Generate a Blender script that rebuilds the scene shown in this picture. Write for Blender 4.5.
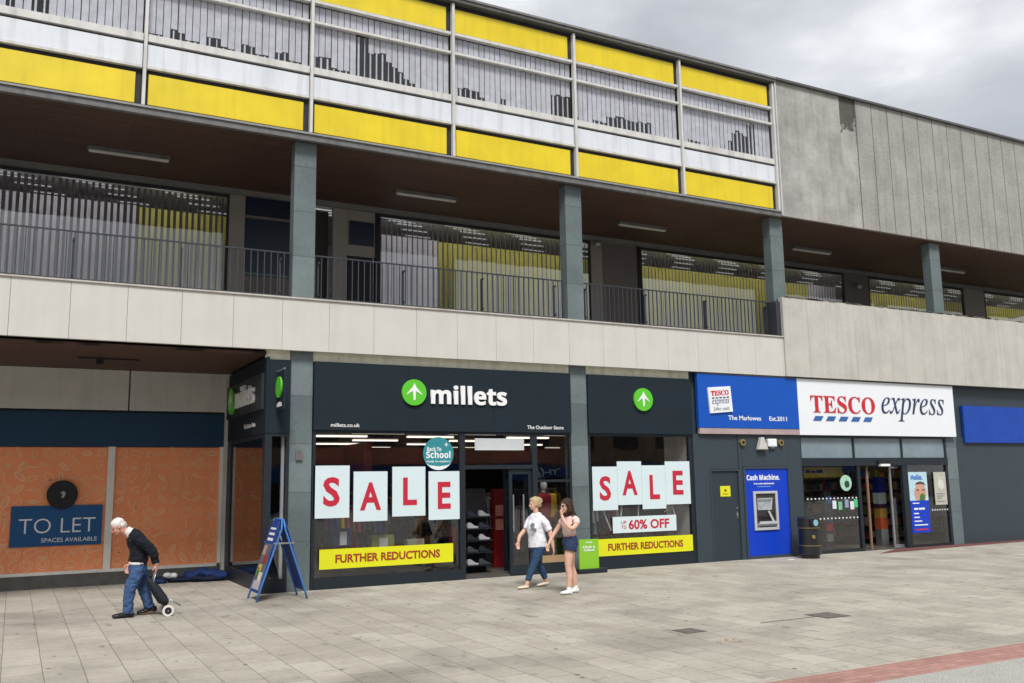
import bpy, bmesh, math, random
from mathutils import Vector, Matrix
random.seed(7)
for o in list(bpy.data.objects): bpy.data.objects.remove(o, do_unlink=True)
SC = bpy.context.scene
COL = SC.collection
R = math.radians

# ------------------------------------------------------------------ camera
cd = bpy.data.cameras.new('camera'); cam = bpy.data.objects.new('camera', cd); COL.objects.link(cam)
right = Vector((0.88179386, -0.47137534, -0.01564851))
down = Vector((0.05683171, 0.1391346, -0.98864135))
fwd = Vector((0.4681984, 0.87088854, 0.1494771))
m = Matrix((right, -down, -fwd)).transposed().to_4x4()
m.translation = Vector((0, -16.786, 1.9))
cam.matrix_world = m
cd.sensor_fit = 'HORIZONTAL'; cd.sensor_width = 36; cd.lens = 920.56 * 36 / 1024
cd.clip_start = 0.1; cd.clip_end = 2000
SC.camera = cam

# ------------------------------------------------------------------ light and sky
SUN_EL, SUN_AZ = 52, 200          # azimuth clockwise from +Y: behind the camera, a little left
w = bpy.data.worlds.new('World'); SC.world = w; w.use_nodes = True
nt = w.node_tree; nt.nodes.clear()
def N(nt, t, **k):
    n = nt.nodes.new(t)
    for a, b in k.items(): setattr(n, a, b)
    return n
out = N(nt, 'ShaderNodeOutputWorld'); bg = N(nt, 'ShaderNodeBackground')
sky = N(nt, 'ShaderNodeTexSky'); sky.sky_type = 'NISHITA'; sky.sun_disc = False
sky.sun_elevation = R(SUN_EL); sky.sun_rotation = R(SUN_AZ); sky.air_density = 1.0; sky.dust_density = 2.0
tc = N(nt, 'ShaderNodeTexCoord'); mp = N(nt, 'ShaderNodeMapping'); mp.inputs['Scale'].default_value = (1.0, 1.0, 2.4)
mp.inputs['Location'].default_value = (0.35, 0.1, 0.22)
n1 = N(nt, 'ShaderNodeTexNoise'); n1.inputs['Scale'].default_value = 3.8; n1.inputs['Detail'].default_value = 7; n1.inputs['Roughness'].default_value = 0.5; n1.inputs['Distortion'].default_value = .25
r1 = N(nt, 'ShaderNodeValToRGB')
e = r1.color_ramp.elements
e[0].position = .28; e[0].color = (3.3, 3.42, 3.65, 1)
e[1].position = .74; e[1].color = (7.6, 7.65, 7.7, 1)
x = e.new(.47); x.color = (4.3, 4.42, 4.65, 1)
x = e.new(.57); x.color = (5.2, 5.3, 5.5, 1)
mx = N(nt, 'ShaderNodeMix', data_type='RGBA'); mx.inputs[0].default_value = .88
nt.links.new(tc.outputs['Generated'], mp.inputs[0]); nt.links.new(mp.outputs[0], n1.inputs['Vector'])
nt.links.new(n1.outputs[0], r1.inputs[0])
nt.links.new(sky.outputs[0], mx.inputs[6]); nt.links.new(r1.outputs[0], mx.inputs[7])
nt.links.new(mx.outputs[2], bg.inputs[0]); bg.inputs[1].default_value = .088
nt.links.new(bg.outputs[0], out.inputs[0])
sd = bpy.data.lights.new('sun', 'SUN'); sd.energy = 2.2; sd.angle = R(18); sd.color = (1, .975, .94)
sun = bpy.data.objects.new('sun', sd); COL.objects.link(sun)
sv = Vector((math.sin(R(SUN_AZ)) * math.cos(R(SUN_EL)), math.cos(R(SUN_AZ)) * math.cos(R(SUN_EL)), math.sin(R(SUN_EL))))
sun.rotation_euler = sv.to_track_quat('Z', 'Y').to_euler()
vs = SC.view_settings; vs.view_transform = 'Standard'; vs.look = 'None'; vs.gamma = 1; vs.use_curve_mapping = False
vs.exposure = 0.8

# ------------------------------------------------------------------ materials
def lin(c):
    return tuple((v / 255 / 12.92 if v <= 10 else ((v / 255 + .055) / 1.055) ** 2.4) for v in c)
GAIN = 1.2
_m = {}
def mat(name, rgb, rough=.7, var=.12, scale=3.0, streak=0.0, spec=.35, metal=0.0, bump=0.0, g=GAIN, speck=0.0, stain=None):
    """rgb = how the surface shows in daylight (0-255); divided by the exposure gain to get its own colour"""
    if name in _m: return _m[name]
    M = bpy.data.materials.new(name); _m[name] = M; M.use_nodes = True
    nt = M.node_tree; b = nt.nodes['Principled BSDF']
    c = [min(.85, v / g) for v in lin(rgb)]
    b.inputs['Roughness'].default_value = rough; b.inputs['Metallic'].default_value = metal
    b.inputs['Specular IOR Level'].default_value = spec
    geo = N(nt, 'ShaderNodeNewGeometry'); no = N(nt, 'ShaderNodeTexNoise')
    no.inputs['Scale'].default_value = scale; no.inputs['Detail'].default_value = 6; no.inputs['Roughness'].default_value = .6
    nt.links.new(geo.outputs['Position'], no.inputs['Vector'])
    cr = N(nt, 'ShaderNodeValToRGB'); cr.color_ramp.elements[0].position = .3; cr.color_ramp.elements[1].position = .7
    lo = [max(0, v * (1 - var)) for v in c]; hi = [min(.9, v * (1 + var)) for v in c]
    cr.color_ramp.elements[0].color = (*lo, 1); cr.color_ramp.elements[1].color = (*hi, 1)
    nt.links.new(no.outputs[0], cr.inputs[0]); last = cr.outputs[0]
    def mul(last, fac_out, dark):
        k = N(nt, 'ShaderNodeMix', data_type='RGBA', blend_type='MULTIPLY')
        nt.links.new(fac_out, k.inputs[0]); nt.links.new(last, k.inputs[6]); k.inputs[7].default_value = (*dark, 1)
        return k.outputs[2]
    if streak:
        mp = N(nt, 'ShaderNodeMapping'); mp.inputs['Scale'].default_value = (5.0, 5.0, .35)
        n2 = N(nt, 'ShaderNodeTexNoise'); n2.inputs['Scale'].default_value = 1.3; n2.inputs['Detail'].default_value = 5
        nt.links.new(geo.outputs['Position'], mp.inputs[0]); nt.links.new(mp.outputs[0], n2.inputs['Vector'])
        r2 = N(nt, 'ShaderNodeMapRange'); r2.inputs[1].default_value = .48; r2.inputs[2].default_value = .75; r2.inputs[4].default_value = streak
        nt.links.new(n2.outputs[0], r2.inputs[0]); last = mul(last, r2.outputs[0], (.25, .24, .22))
    if speck:
        n3 = N(nt, 'ShaderNodeTexNoise'); n3.inputs['Scale'].default_value = 60; n3.inputs['Detail'].default_value = 2
        nt.links.new(geo.outputs['Position'], n3.inputs['Vector'])
        r3 = N(nt, 'ShaderNodeMapRange'); r3.inputs[1].default_value = .45; r3.inputs[2].default_value = .75; r3.inputs[4].default_value = speck
        nt.links.new(n3.outputs[0], r3.inputs[0]); last = mul(last, r3.outputs[0], (.2, .2, .2))
    nt.links.new(last, b.inputs['Base Color'])
    if bump:
        bp = N(nt, 'ShaderNodeBump'); bp.inputs['Strength'].default_value = bump; bp.inputs['Distance'].default_value = .02
        n4 = N(nt, 'ShaderNodeTexNoise'); n4.inputs['Scale'].default_value = scale * 8; n4.inputs['Detail'].default_value = 4
        nt.links.new(geo.outputs['Position'], n4.inputs['Vector'])
        nt.links.new(n4.outputs[0], bp.inputs['Height']); nt.links.new(bp.outputs[0], b.inputs['Normal'])
    return M

def emit(name, rgb, s):
    if name in _m: return _m[name]
    M = bpy.data.materials.new(name); _m[name] = M; M.use_nodes = True
    b = M.node_tree.nodes['Principled BSDF']; b.inputs['Base Color'].default_value = (.8, .8, .8, 1)
    b.inputs['Emission Color'].default_value = (*lin(rgb), 1); b.inputs['Emission Strength'].default_value = s
    return M

def glass(name, tint=.85, ior=1.5, rough=0.0):
    if name in _m: return _m[name]
    M = bpy.data.materials.new(name); _m[name] = M; M.use_nodes = True
    nt = M.node_tree; nt.nodes.clear()
    o = N(nt, 'ShaderNodeOutputMaterial'); mx = N(nt, 'ShaderNodeMixShader')
    t = N(nt, 'ShaderNodeBsdfTransparent'); t.inputs[0].default_value = (tint, tint, tint, 1)
    g = N(nt, 'ShaderNodeBsdfGlossy'); g.inputs['Roughness'].default_value = rough
    f = N(nt, 'ShaderNodeFresnel')
    bf = N(nt, 'ShaderNodeNewGeometry'); io = N(nt, 'ShaderNodeMix'); io.inputs[2].default_value = ior; io.inputs[3].default_value = 1 / ior
    nt.links.new(bf.outputs['Backfacing'], io.inputs[0]); nt.links.new(io.outputs[0], f.inputs[0])   # both faces of a pane reflect alike
    # a real pane is not quite flat: very soft waves bend its reflections
    geo = N(nt, 'ShaderNodeNewGeometry'); no = N(nt, 'ShaderNodeTexNoise'); no.inputs['Scale'].default_value = 1.3
    bp = N(nt, 'ShaderNodeBump'); bp.inputs['Strength'].default_value = .12; bp.inputs['Distance'].default_value = .02
    nt.links.new(geo.outputs['Position'], no.inputs['Vector']); nt.links.new(no.outputs[0], bp.inputs['Height'])
    nt.links.new(bp.outputs[0], g.inputs['Normal'])
    nt.links.new(f.outputs[0], mx.inputs[0]); nt.links.new(t.outputs[0], mx.inputs[1]); nt.links.new(g.outputs[0], mx.inputs[2])
    nt.links.new(mx.outputs[0], o.inputs[0])
    return M

def brickmat(name, c1, c2, mortar, bw, rh, ms=.006, swap=True, rough=.85, offset=.5, stains=0.0, wall=False, bump=.3, g=GAIN):
    if name in _m: return _m[name]
    M = bpy.data.materials.new(name); _m[name] = M; M.use_nodes = True
    nt = M.node_tree; b = nt.nodes['Principled BSDF']; b.inputs['Roughness'].default_value = rough
    b.inputs['Specular IOR Level'].default_value = .3
    geo = N(nt, 'ShaderNodeNewGeometry'); sp = N(nt, 'ShaderNodeSeparateXYZ'); cb = N(nt, 'ShaderNodeCombineXYZ')
    nt.links.new(geo.outputs['Position'], sp.inputs[0])
    if wall:
        ad = N(nt, 'ShaderNodeMath', operation='ADD'); nt.links.new(sp.outputs[0], ad.inputs[0]); nt.links.new(sp.outputs[1], ad.inputs[1])
        nt.links.new(ad.outputs[0], cb.inputs[0]); nt.links.new(sp.outputs[2], cb.inputs[1])
    elif swap:
        nt.links.new(sp.outputs[1], cb.inputs[0]); nt.links.new(sp.outputs[0], cb.inputs[1])
    else:
        nt.links.new(sp.outputs[0], cb.inputs[0]); nt.links.new(sp.outputs[1], cb.inputs[1])
    wn = N(nt, 'ShaderNodeTexNoise'); wn.inputs['Scale'].default_value = 1.7
    nt.links.new(cb.outputs[0], wn.inputs['Vector'])
    va = N(nt, 'ShaderNodeVectorMath', operation='MULTIPLY_ADD'); va.inputs[1].default_value = (.02, .02, 0)
    nt.links.new(wn.outputs['Color'], va.inputs[0]); nt.links.new(cb.outputs[0], va.inputs[2])
    br = N(nt, 'ShaderNodeTexBrick'); br.offset = offset
    for k, v in (('Scale', 1), ('Mortar Size', ms), ('Mortar Smooth', .3), ('Brick Width', bw), ('Row Height', rh), ('Bias', 0)): br.inputs[k].default_value = v
    br.inputs['Color1'].default_value = (*[v / g for v in lin(c1)], 1); br.inputs['Color2'].default_value = (*[v / g for v in lin(c2)], 1)
    br.inputs['Mortar'].default_value = (*[v / g for v in lin(mortar)], 1)
    nt.links.new(va.outputs[0], br.inputs['Vector']); last = br.outputs[0]
    def mul(last, scale, lo, hi, amt, dark, detail=6, stretch=None):
        n = N(nt, 'ShaderNodeTexNoise'); n.inputs['Scale'].default_value = scale; n.inputs['Detail'].default_value = detail; n.inputs['Roughness'].default_value = .62
        if stretch:
            mp = N(nt, 'ShaderNodeMapping'); mp.inputs['Scale'].default_value = stretch; nt.links.new(geo.outputs['Position'], mp.inputs[0]); nt.links.new(mp.outputs[0], n.inputs['Vector'])
        else: nt.links.new(geo.outputs['Position'], n.inputs['Vector'])
        r = N(nt, 'ShaderNodeMapRange'); r.inputs[1].default_value = lo; r.inputs[2].default_value = hi; r.inputs[4].default_value = amt
        nt.links.new(n.outputs[0], r.inputs[0])
        k = N(nt, 'ShaderNodeMix', data_type='RGBA', blend_type='MULTIPLY'); nt.links.new(r.outputs[0], k.inputs[0])
        nt.links.new(last, k.inputs[6]); k.inputs[7].default_value = (*dark, 1); return k.outputs[2]
    last = mul(last, 1.1, .42, .72, .55, (.62, .60, .58))
    last = mul(last, 14, .35, .7, .5, (.7, .7, .7))
    if stains:
        last = mul(last, .33, .52, .68, stains, (.62, .60, .60), 3)
        last = mul(last, 5.5, .60, .72, stains, (.55, .53, .5), 5)
        last = mul(last, 3.0, .66, .70, stains * .6, (.35, .34, .33), 2, (1, .5, 1))
    nt.links.new(last, b.inputs['Base Color'])
    bp = N(nt, 'ShaderNodeBump'); bp.inputs['Strength'].default_value = bump; bp.inputs['Distance'].default_value = .01; bp.invert = True
    nt.links.new(br.outputs['Fac'], bp.inputs['Height']); nt.links.new(bp.outputs[0], b.inputs['Normal'])
    return M

# ------------------------------------------------------------------ mesh and object helpers
ORG = {}
class MB:
    def __init__(s): s.bm = bmesh.new()
    def box(s, x0, x1, y0, y1, z0, z1, mx=None):
        vs = [s.bm.verts.new(Vector((x, y, z)) if mx is None else mx @ Vector((x, y, z))) for x in (x0, x1) for y in (y0, y1) for z in (z0, z1)]
        for f in ((0, 1, 3, 2), (4, 6, 7, 5), (0, 4, 5, 1), (2, 3, 7, 6), (0, 2, 6, 4), (1, 5, 7, 3)):
            s.bm.faces.new([vs[i] for i in f])
        return s
    def tube(s, pts, r, n=10, ref=None, cap=True):
        """loft through pts; r = radius, (ra, rb) or a list of them (ra along ref, rb across)"""
        pts = [Vector(p) for p in pts]; k = len(pts)
        rr = r if isinstance(r, list) else [r] * k
        rings = []
        for i, p in enumerate(pts):
            t = (pts[min(i + 1, k - 1)] - pts[max(i - 1, 0)]).normalized()
            a = Vector(ref) if ref is not None else (Vector((0, 1, 0)) if abs(t.y) < .9 else Vector((1, 0, 0)))
            a = (a - t * a.dot(t)).normalized(); b = t.cross(a)
            q = rr[i]; ra, rb = q if isinstance(q, (tuple, list)) else (q, q)
            rings.append([s.bm.verts.new(p + a * ra * math.cos(2 * math.pi * j / n) + b * rb * math.sin(2 * math.pi * j / n)) for j in range(n)])
        for A, B in zip(rings, rings[1:]):
            for j in range(n): s.bm.faces.new((A[j], A[(j + 1) % n], B[(j + 1) % n], B[j]))
        if cap: s.bm.faces.new(rings[0][::-1]); s.bm.faces.new(rings[-1])
        return s
    def ball(s, c, r, n=14, rot=None):
        r = r if isinstance(r, (tuple, list)) else (r, r, r)
        mx = Matrix.Translation(c) @ (rot.to_4x4() if rot is not None else Matrix.Identity(4)) @ Matrix.Diagonal((*r, 1))
        bmesh.ops.create_uvsphere(s.bm, u_segments=n, v_segments=max(6, n * 2 // 3), radius=1, matrix=mx)
        return s
    def disc(s, c, r, axis='Y', depth=.02, n=32):
        d = {'Y': (0, depth / 2, 0), 'X': (depth / 2, 0, 0), 'Z': (0, 0, depth / 2)}[axis]; c = Vector(c); d = Vector(d)
        return s.tube([c - d, c + d], r, n=n, ref=(0, 0, 1) if axis != 'Z' else (1, 0, 0))
    def poly(s, pts, dv):
        """closed outline pts (3D) given thickness by vector dv"""
        a = [s.bm.verts.new(Vector(p)) for p in pts]; b = [s.bm.verts.new(Vector(p) + Vector(dv)) for p in pts]; n = len(a)
        s.bm.faces.new(a); s.bm.faces.new(b[::-1])
        for i in range(n): s.bm.faces.new((a[i], b[i], b[(i + 1) % n], a[(i + 1) % n]))
        return s
    def add_mesh(s, me): s.bm.from_mesh(me); return s
    def obj(s, name, m, parent=None, label=None, cat=None, group=None, kind=None, smooth=False, bevel=0):
        bmesh.ops.recalc_face_normals(s.bm, faces=s.bm.faces)
        me = bpy.data.meshes.new(name); s.bm.to_mesh(me); s.bm.free()
        o = bpy.data.objects.new(name, me); COL.objects.link(o)
        me.materials.append(m)
        if smooth: me.polygons.foreach_set('use_smooth', [True] * len(me.polygons))
        if parent is not None:
            og = ORG[parent]
            o.parent = parent; ORG[o] = og
        else:
            xs = [v.co for v in me.vertices]
            if kind == 'structure' or not xs: og = Vector((0, 0, 0))
            else:
                og = Vector(((min(v.x for v in xs) + max(v.x for v in xs)) / 2, (min(v.y for v in xs) + max(v.y for v in xs)) / 2, min(v.z for v in xs)))
            o.location = og; ORG[o] = og
        if og.length: me.transform(Matrix.Translation(-og))
        if bevel:
            b = o.modifiers.new('bevel', 'BEVEL'); b.width = bevel; b.segments = 2; b.limit_method = 'ANGLE'
        tag(o, label, cat, group, kind)
        return o
def tag(o, label=None, cat=None, group=None, kind=None):
    if label: o['label'] = label
    if cat: o['category'] = cat
    if group: o['group'] = group
    if kind: o['kind'] = kind
def thing(name, loc, label, cat, group=None):
    o = bpy.data.objects.new(name, None); COL.objects.link(o); o.location = loc; o.empty_display_size = .2
    ORG[o] = Vector(loc); tag(o, label, cat, group); return o
def copy_tree(o, loc=None, label=None, parent=None):
    c = o.copy(); COL.objects.link(c)
    if parent is not None: c.parent = parent
    if loc is not None: c.location = loc
    if label: c['label'] = label
    for ch in list(o.children): copy_tree(ch, parent=c)
    return c
def bx(*a): return MB().box(*a)
def maths(s, kind):
    u, l = {'b': (0x1D5D4, 0x1D5EE), 's': (0x1D5A0, 0x1D5BA), 'serif': (0x1D400, 0x1D41A), 'it': (0x1D434, 0x1D44E)}[kind]
    return ''.join(chr(u + ord(c) - 65) if 'A' <= c <= 'Z' else chr(l + ord(c) - 97) if 'a' <= c <= 'z' else c for c in s)
def text(s, x0, x1, z0, z1, y, depth=.01, off=0.0, kind=None, mx=None, skew=0):
    """lettering as a mesh fitted to x0..x1, z0..z1, its back on plane y, facing -Y"""
    c = bpy.data.curves.new('t', 'FONT'); c.body = maths(s, kind) if kind else s; c.size = 1; c.offset = off; c.extrude = .5
    c.resolution_u = 3; c.align_x = 'CENTER'
    o = bpy.data.objects.new('t', c); COL.objects.link(o)
    dg = bpy.context.evaluated_depsgraph_get(); me = bpy.data.meshes.new_from_object(o.evaluated_get(dg))
    bpy.data.objects.remove(o)
    xs = [v.co.x for v in me.vertices]; ys = [v.co.y for v in me.vertices]
    a, b, p, q = min(xs), max(xs), min(ys), max(ys)
    for v in me.vertices:
        X = x0 + (v.co.x - a) / (b - a) * (x1 - x0); Z = z0 + (v.co.y - p) / (q - p) * (z1 - z0)
        Y = y - (v.co.z + .5) * depth
        v.co = Vector((X + skew * (Z - z0), Y, Z))
        if mx is not None: v.co = mx @ v.co
    mb = MB(); mb.add_mesh(me); bpy.data.meshes.remove(me); return mb

# material table
CONC = mat('pale_stone_panel', (207, 205, 198), .85, .04, 2.0, streak=.08)
CONC2 = mat('weathered_concrete', (196, 193, 184), .9, .10, 1.6, streak=.18, bump=.3, speck=.15)
CONC3 = mat('upper_concrete', (172, 171, 165), .92, .26, 1.5, streak=.22, bump=.4, speck=.35)
CONC4 = mat('pebbled_concrete', (168, 167, 161), .95, .13, 1.6, streak=.22, bump=.6, speck=.5)
GRIME = mat('black_grime', (80, 80, 76), .95, .35, 6, bump=.4)
JOINT = mat('joint_dark', (70, 68, 64), .9)
SLATE = brickmat('green_slate', (104, 117, 119), (124, 137, 139), (72, 82, 84), 60.0, .88, .006, wall=True, rough=.6, bump=.1, offset=0, stains=.5)
YEL = mat('yellow_panel', (230, 204, 28), .42, .09, 1.4, streak=.14, spec=.5)
WHT = mat('white_panel', (222, 226, 232), .45, .05, 2, streak=.30)
FRAME = mat('painted_frame', (212, 211, 207), .5, .07, 4, streak=.35)
STEEL = mat('grey_edge_steel', (112, 112, 112), .5, .15, 4, streak=.4)
LIPM = mat('edge_lip', (150, 150, 148), .5, .1, 5)
DARK = mat('roof_edge_dark', (92, 92, 92), .6, .2, 6)
BLIND = mat('blind_fabric', (192, 193, 202), .85, .14, 6, streak=.22, g=1.05)
BLIND2 = mat('dark_blind_slat', (150, 148, 158), .8, .08, 6)
BLACK = mat('near_black', (30, 31, 34), .6)
GAP = mat('window_gap', (46, 46, 52), .7, .2, 5)
PLANK = brickmat('brown_soffit_planks', (88, 66, 58), (100, 74, 62), (42, 32, 28), 3.1, .13, .007, swap=False, rough=.6, bump=.4, g=1.15)
FITTING = mat('light_fitting', (205, 203, 195), .5)
RAIL = mat('railing_paint', (60, 63, 70), .45, .1)
TAUPE = mat('taupe_cladding', (150, 144, 138), .7, .06, 3)
TAUPE2 = mat('brown_door', (112, 104, 100), .6, .06, 3)
NAVYGL = mat('navy_panel', (30, 42, 62), .35)
NAVY = mat('navy_fascia', (22, 62, 92), .6, .12, 1.5)
LETBL = mat('let_blue', (20, 84, 140), .5, .04)
GREYP = mat('grey_fascia', (196, 194, 188), .6, .08, 1.5, streak=.15, g=1.0)
ORG_ = mat('orange_hoarding', (210, 130, 88), .7, .08, 1.2, g=.78)
DOOD = mat('hoarding_print', (244, 180, 140), .7, g=.93)
WFR = mat('off_white_frame', (235, 232, 224), .5, .06, 5, streak=.25)
PLINTH = mat('plinth', (92, 92, 88), .85, .2, 5)
CHAR = mat('charcoal_fascia', (34, 45, 53), .7, .06, 2, spec=.15)
CHARF = mat('charcoal_frame', (33, 41, 49), .45, .05, 4)
CREAM = mat('cream_strip', (240, 234, 210), .8, .12, 4, streak=.3, g=1.0)
GREEN = mat('logo_green', (96, 200, 50), .4, .02)
LGREEN = mat('stand_green', (140, 200, 50), .5, .03)
SGNW = mat('sign_white', (238, 242, 246), .45, .02)
PAPER = mat('poster_white', (216, 232, 236), .55, .02)
RED = mat('poster_red', (196, 40, 62), .5, .03)
DKRED = mat('banner_brown_red', (160, 62, 40), .5, .03)
LIME = mat('banner_yellow', (228, 228, 30), .5, .02)
TEAL = mat('roundel_teal', (52, 142, 150), .5, .1, 6)
TBLUE = mat('sign_blue', (14, 84, 186), .4, .03)
CBLUE = mat('cash_blue', (10, 62, 196), .4, .04)
PINKY = mat('pink_grey_trim', (176, 156, 156), .6)
TRED = mat('lettering_red', (206, 42, 56), .45)
TINK = mat('lettering_navy', (52, 62, 98), .45)
DASH = mat('dash_blue', (60, 104, 168), .45)
SLGREY = mat('slate_grey_cladding', (55, 67, 75), .5, .06, 2, spec=.4)
FROST = mat('frosted_light', (132, 148, 156), .25, .12, 1.5, spec=.6)
SILV = mat('brushed_steel', (176, 180, 186), .32, .08, 8, metal=.7)
GOLD = mat('brass', (178, 158, 98), .4, metal=.6)
BINB = mat('bin_black', (26, 28, 32), .35, .1, spec=.6)
GL = glass('shop_glass', .84, 1.75)
GLU = glass('upper_glass', .97)
TUBE = emit('shop_light', (250, 238, 222), 1.35)
DIM = emit('office_light', (225, 228, 230), .22)
GLB = glass('balcony_glass', .97, 1.95)
OFFCEIL = mat('office_ceiling', (225, 224, 220), .8, g=1.0)
OFFWALL = mat('office_wall', (226, 222, 236), .8, g=1.0)
OFFYEL = mat('office_yellow_wall', (222, 214, 112), .8, .05, g=1.05)
SHOPCEIL = mat('shop_ceiling', (120, 116, 110), .8)
SHOPWALL = mat('shop_wall', (92, 86, 80), .8, .3, 2)
SHOPFLR = mat('shop_floor', (88, 84, 80), .5, .2, 3)
REDBEAM = mat('rust_red_beam', (150, 60, 42), .6)

# ------------------------------------------------------------------ ground
def sheet(name, x0, x1, y0, y1, z, m):
    mb = MB(); v = [mb.bm.verts.new(p) for p in ((x0, y0, z), (x1, y0, z), (x1, y1, z), (x0, y1, z))]; mb.bm.faces.new(v)
    return mb.obj(name, m, kind='structure')
sheet('ground', -700, 800, -700, 800, -.03, mat('asphalt', (120, 118, 114), .95, .12, 1.5, speck=.4))
PAVE = brickmat('paving_slabs', (194, 188, 175), (178, 172, 160), (134, 127, 116), .60, .385, .0055, swap=True, stains=.72, bump=.2)
sheet('paving', -40, 70, -9.98, .02, 0, PAVE)
sheet('recess_paving', -40, 3.93, .02, 3.5, 0, PAVE)
BRK = brickmat('pink_block_paving', (192, 148, 136), (172, 128, 118), (146, 120, 112), .2, .1, .006, swap=False, stains=.3)
sheet('brick_band', -40, 70, -10.50, -9.98, .0, BRK)
sheet('road', -40, 70, -60, -10.50, 0, mat('grey_roadway', (182, 180, 174), .95, .08, 3, speck=.8, bump=.4))
DKR = brickmat('red_brick_threshold', (134, 84, 78), (120, 74, 70), (96, 74, 70), .2, .1, .006, swap=False)
mb = MB(); v = [mb.bm.verts.new(p) for p in ((18.7, -.75, .004), (22.6, -.5, .004), (26.5, -.35, .004), (26.5, .0, .004), (20.2, .0, .004))]; mb.bm.faces.new(v)
mb.obj('brick_path', DKR, kind='structure')

# ------------------------------------------------------------------ the building
XL, XR = -10.6, 37.0
B = thing('shopping_building', (13, 3, 0), 'long 1960s concrete shopping building with yellow panels, open balcony and shops below', 'building')
COLX = [-7.65, -1.62, 4.38, 10.42, 16.47, 22.50, 28.53, 34.56]
for x in COLX:
    bx(x, x + .42, 0.0, .27, 0, 8.40).obj('column', SLATE, B, bevel=.008)
bx(XL, XR, .0, 24, 4.42, 5.26).obj('balcony_floor', mat('floor_slab', (150, 148, 142), .9), B)
# lower parapet of pale panels
mb = MB(); x = 1.53 - .88 * 14
while x < 16.5:
    a = max(x, XL); b = min(x + .88, 16.54); mb.box(a + .003, b - .003, -.16, -.06, 4.33, 5.29); x += .88
mb.obj('parapet', CONC, B)
bx(XL, 16.54, -.19, .06, 5.292, 5.32).obj('parapet_coping', mat('coping', (196, 190, 182), .8, .12, 5, streak=.3), B)
bx(XL, 16.54, -.058, -.004, 4.36, 5.28).obj('parapet_backing', JOINT, B)
# tall weathered parapet
mb = MB(); js = [16.54, 17.36, 18.06, 19.04, 19.83, 20.86, 21.62, 22.5, 23.3, 24.1, 24.95, 25.8]
while js[-1] < XR: js.append(js[-1] + .84)
for a, b in zip(js, js[1:]): mb.box(a + .003, min(b, XR) - .003, -.20, -.06, 4.33, 6.31 + random.uniform(-.006, .006))
mb.obj('tall_parapet', CONC2, B)
bx(16.56, XR, -.058, -.004, 4.36, 6.28).obj('parapet_backing', JOINT, B)
mb = MB()
for i in range(46):
    a = random.uniform(16.6, 30); mb.box(a, a + random.uniform(.1, .5), -.215, -.05, 6.312, 6.322 + random.uniform(0, .02))
mb.obj('crumbling_edge', mat('old_mortar', (110, 108, 102), .95), B)
# cream strip under parapet, above the shop fascias
for a, b in ((3.93, 4.375), (4.805, 10.415), (10.845, 13.68)):
    bx(a, b, .03, .10, 4.165, 4.40).obj('cream_strip', CREAM, B)
bx(13.68, XR, .05, .12, 2.9, 4.40).obj('wall', SLGREY, B)
mb = MB(); x = 13.82
while x < 22.7:
    w_ = random.uniform(.15, .6); mb.box(x, min(x + w_, 22.72), -.13, -.02, 4.296, 4.305 + random.uniform(0, .02)); x += w_
mb.obj('lead_flashing', mat('lead', (110, 110, 108), .7, .25, 8), B)
# soffits
bx(XL, XR, -.10, 3.55, 8.40, 8.46).obj('soffit', PLANK, B)
bx(XL, 3.93, -.003, 3.5, 4.25, 4.30).obj('soffit', PLANK, B)
bx(1.2, 1.32, 1.5, 1.62, 4.13, 4.249).obj('alarm_box', BLACK, B)
bx(.9, 1.95, 1.54, 1.57, 4.225, 4.249).obj('conduit', BLACK, B)
# beam edge under the panels
bx(XL, 16.72, -.20, -.10, 8.38, 8.49).obj('edge_beam', STEEL, B)
bx(XL, 16.72, -.23, -.11, 8.495, 8.53).obj('edge_beam', LIPM, B)
bx(XL, 16.72, -.10, -.04, 8.46, 12.0).obj('panel_backing', BLACK, B)
for o in list(B.children):
    if o.name.startswith('panel_backing'):
        bpy.data.objects.remove(o)
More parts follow.
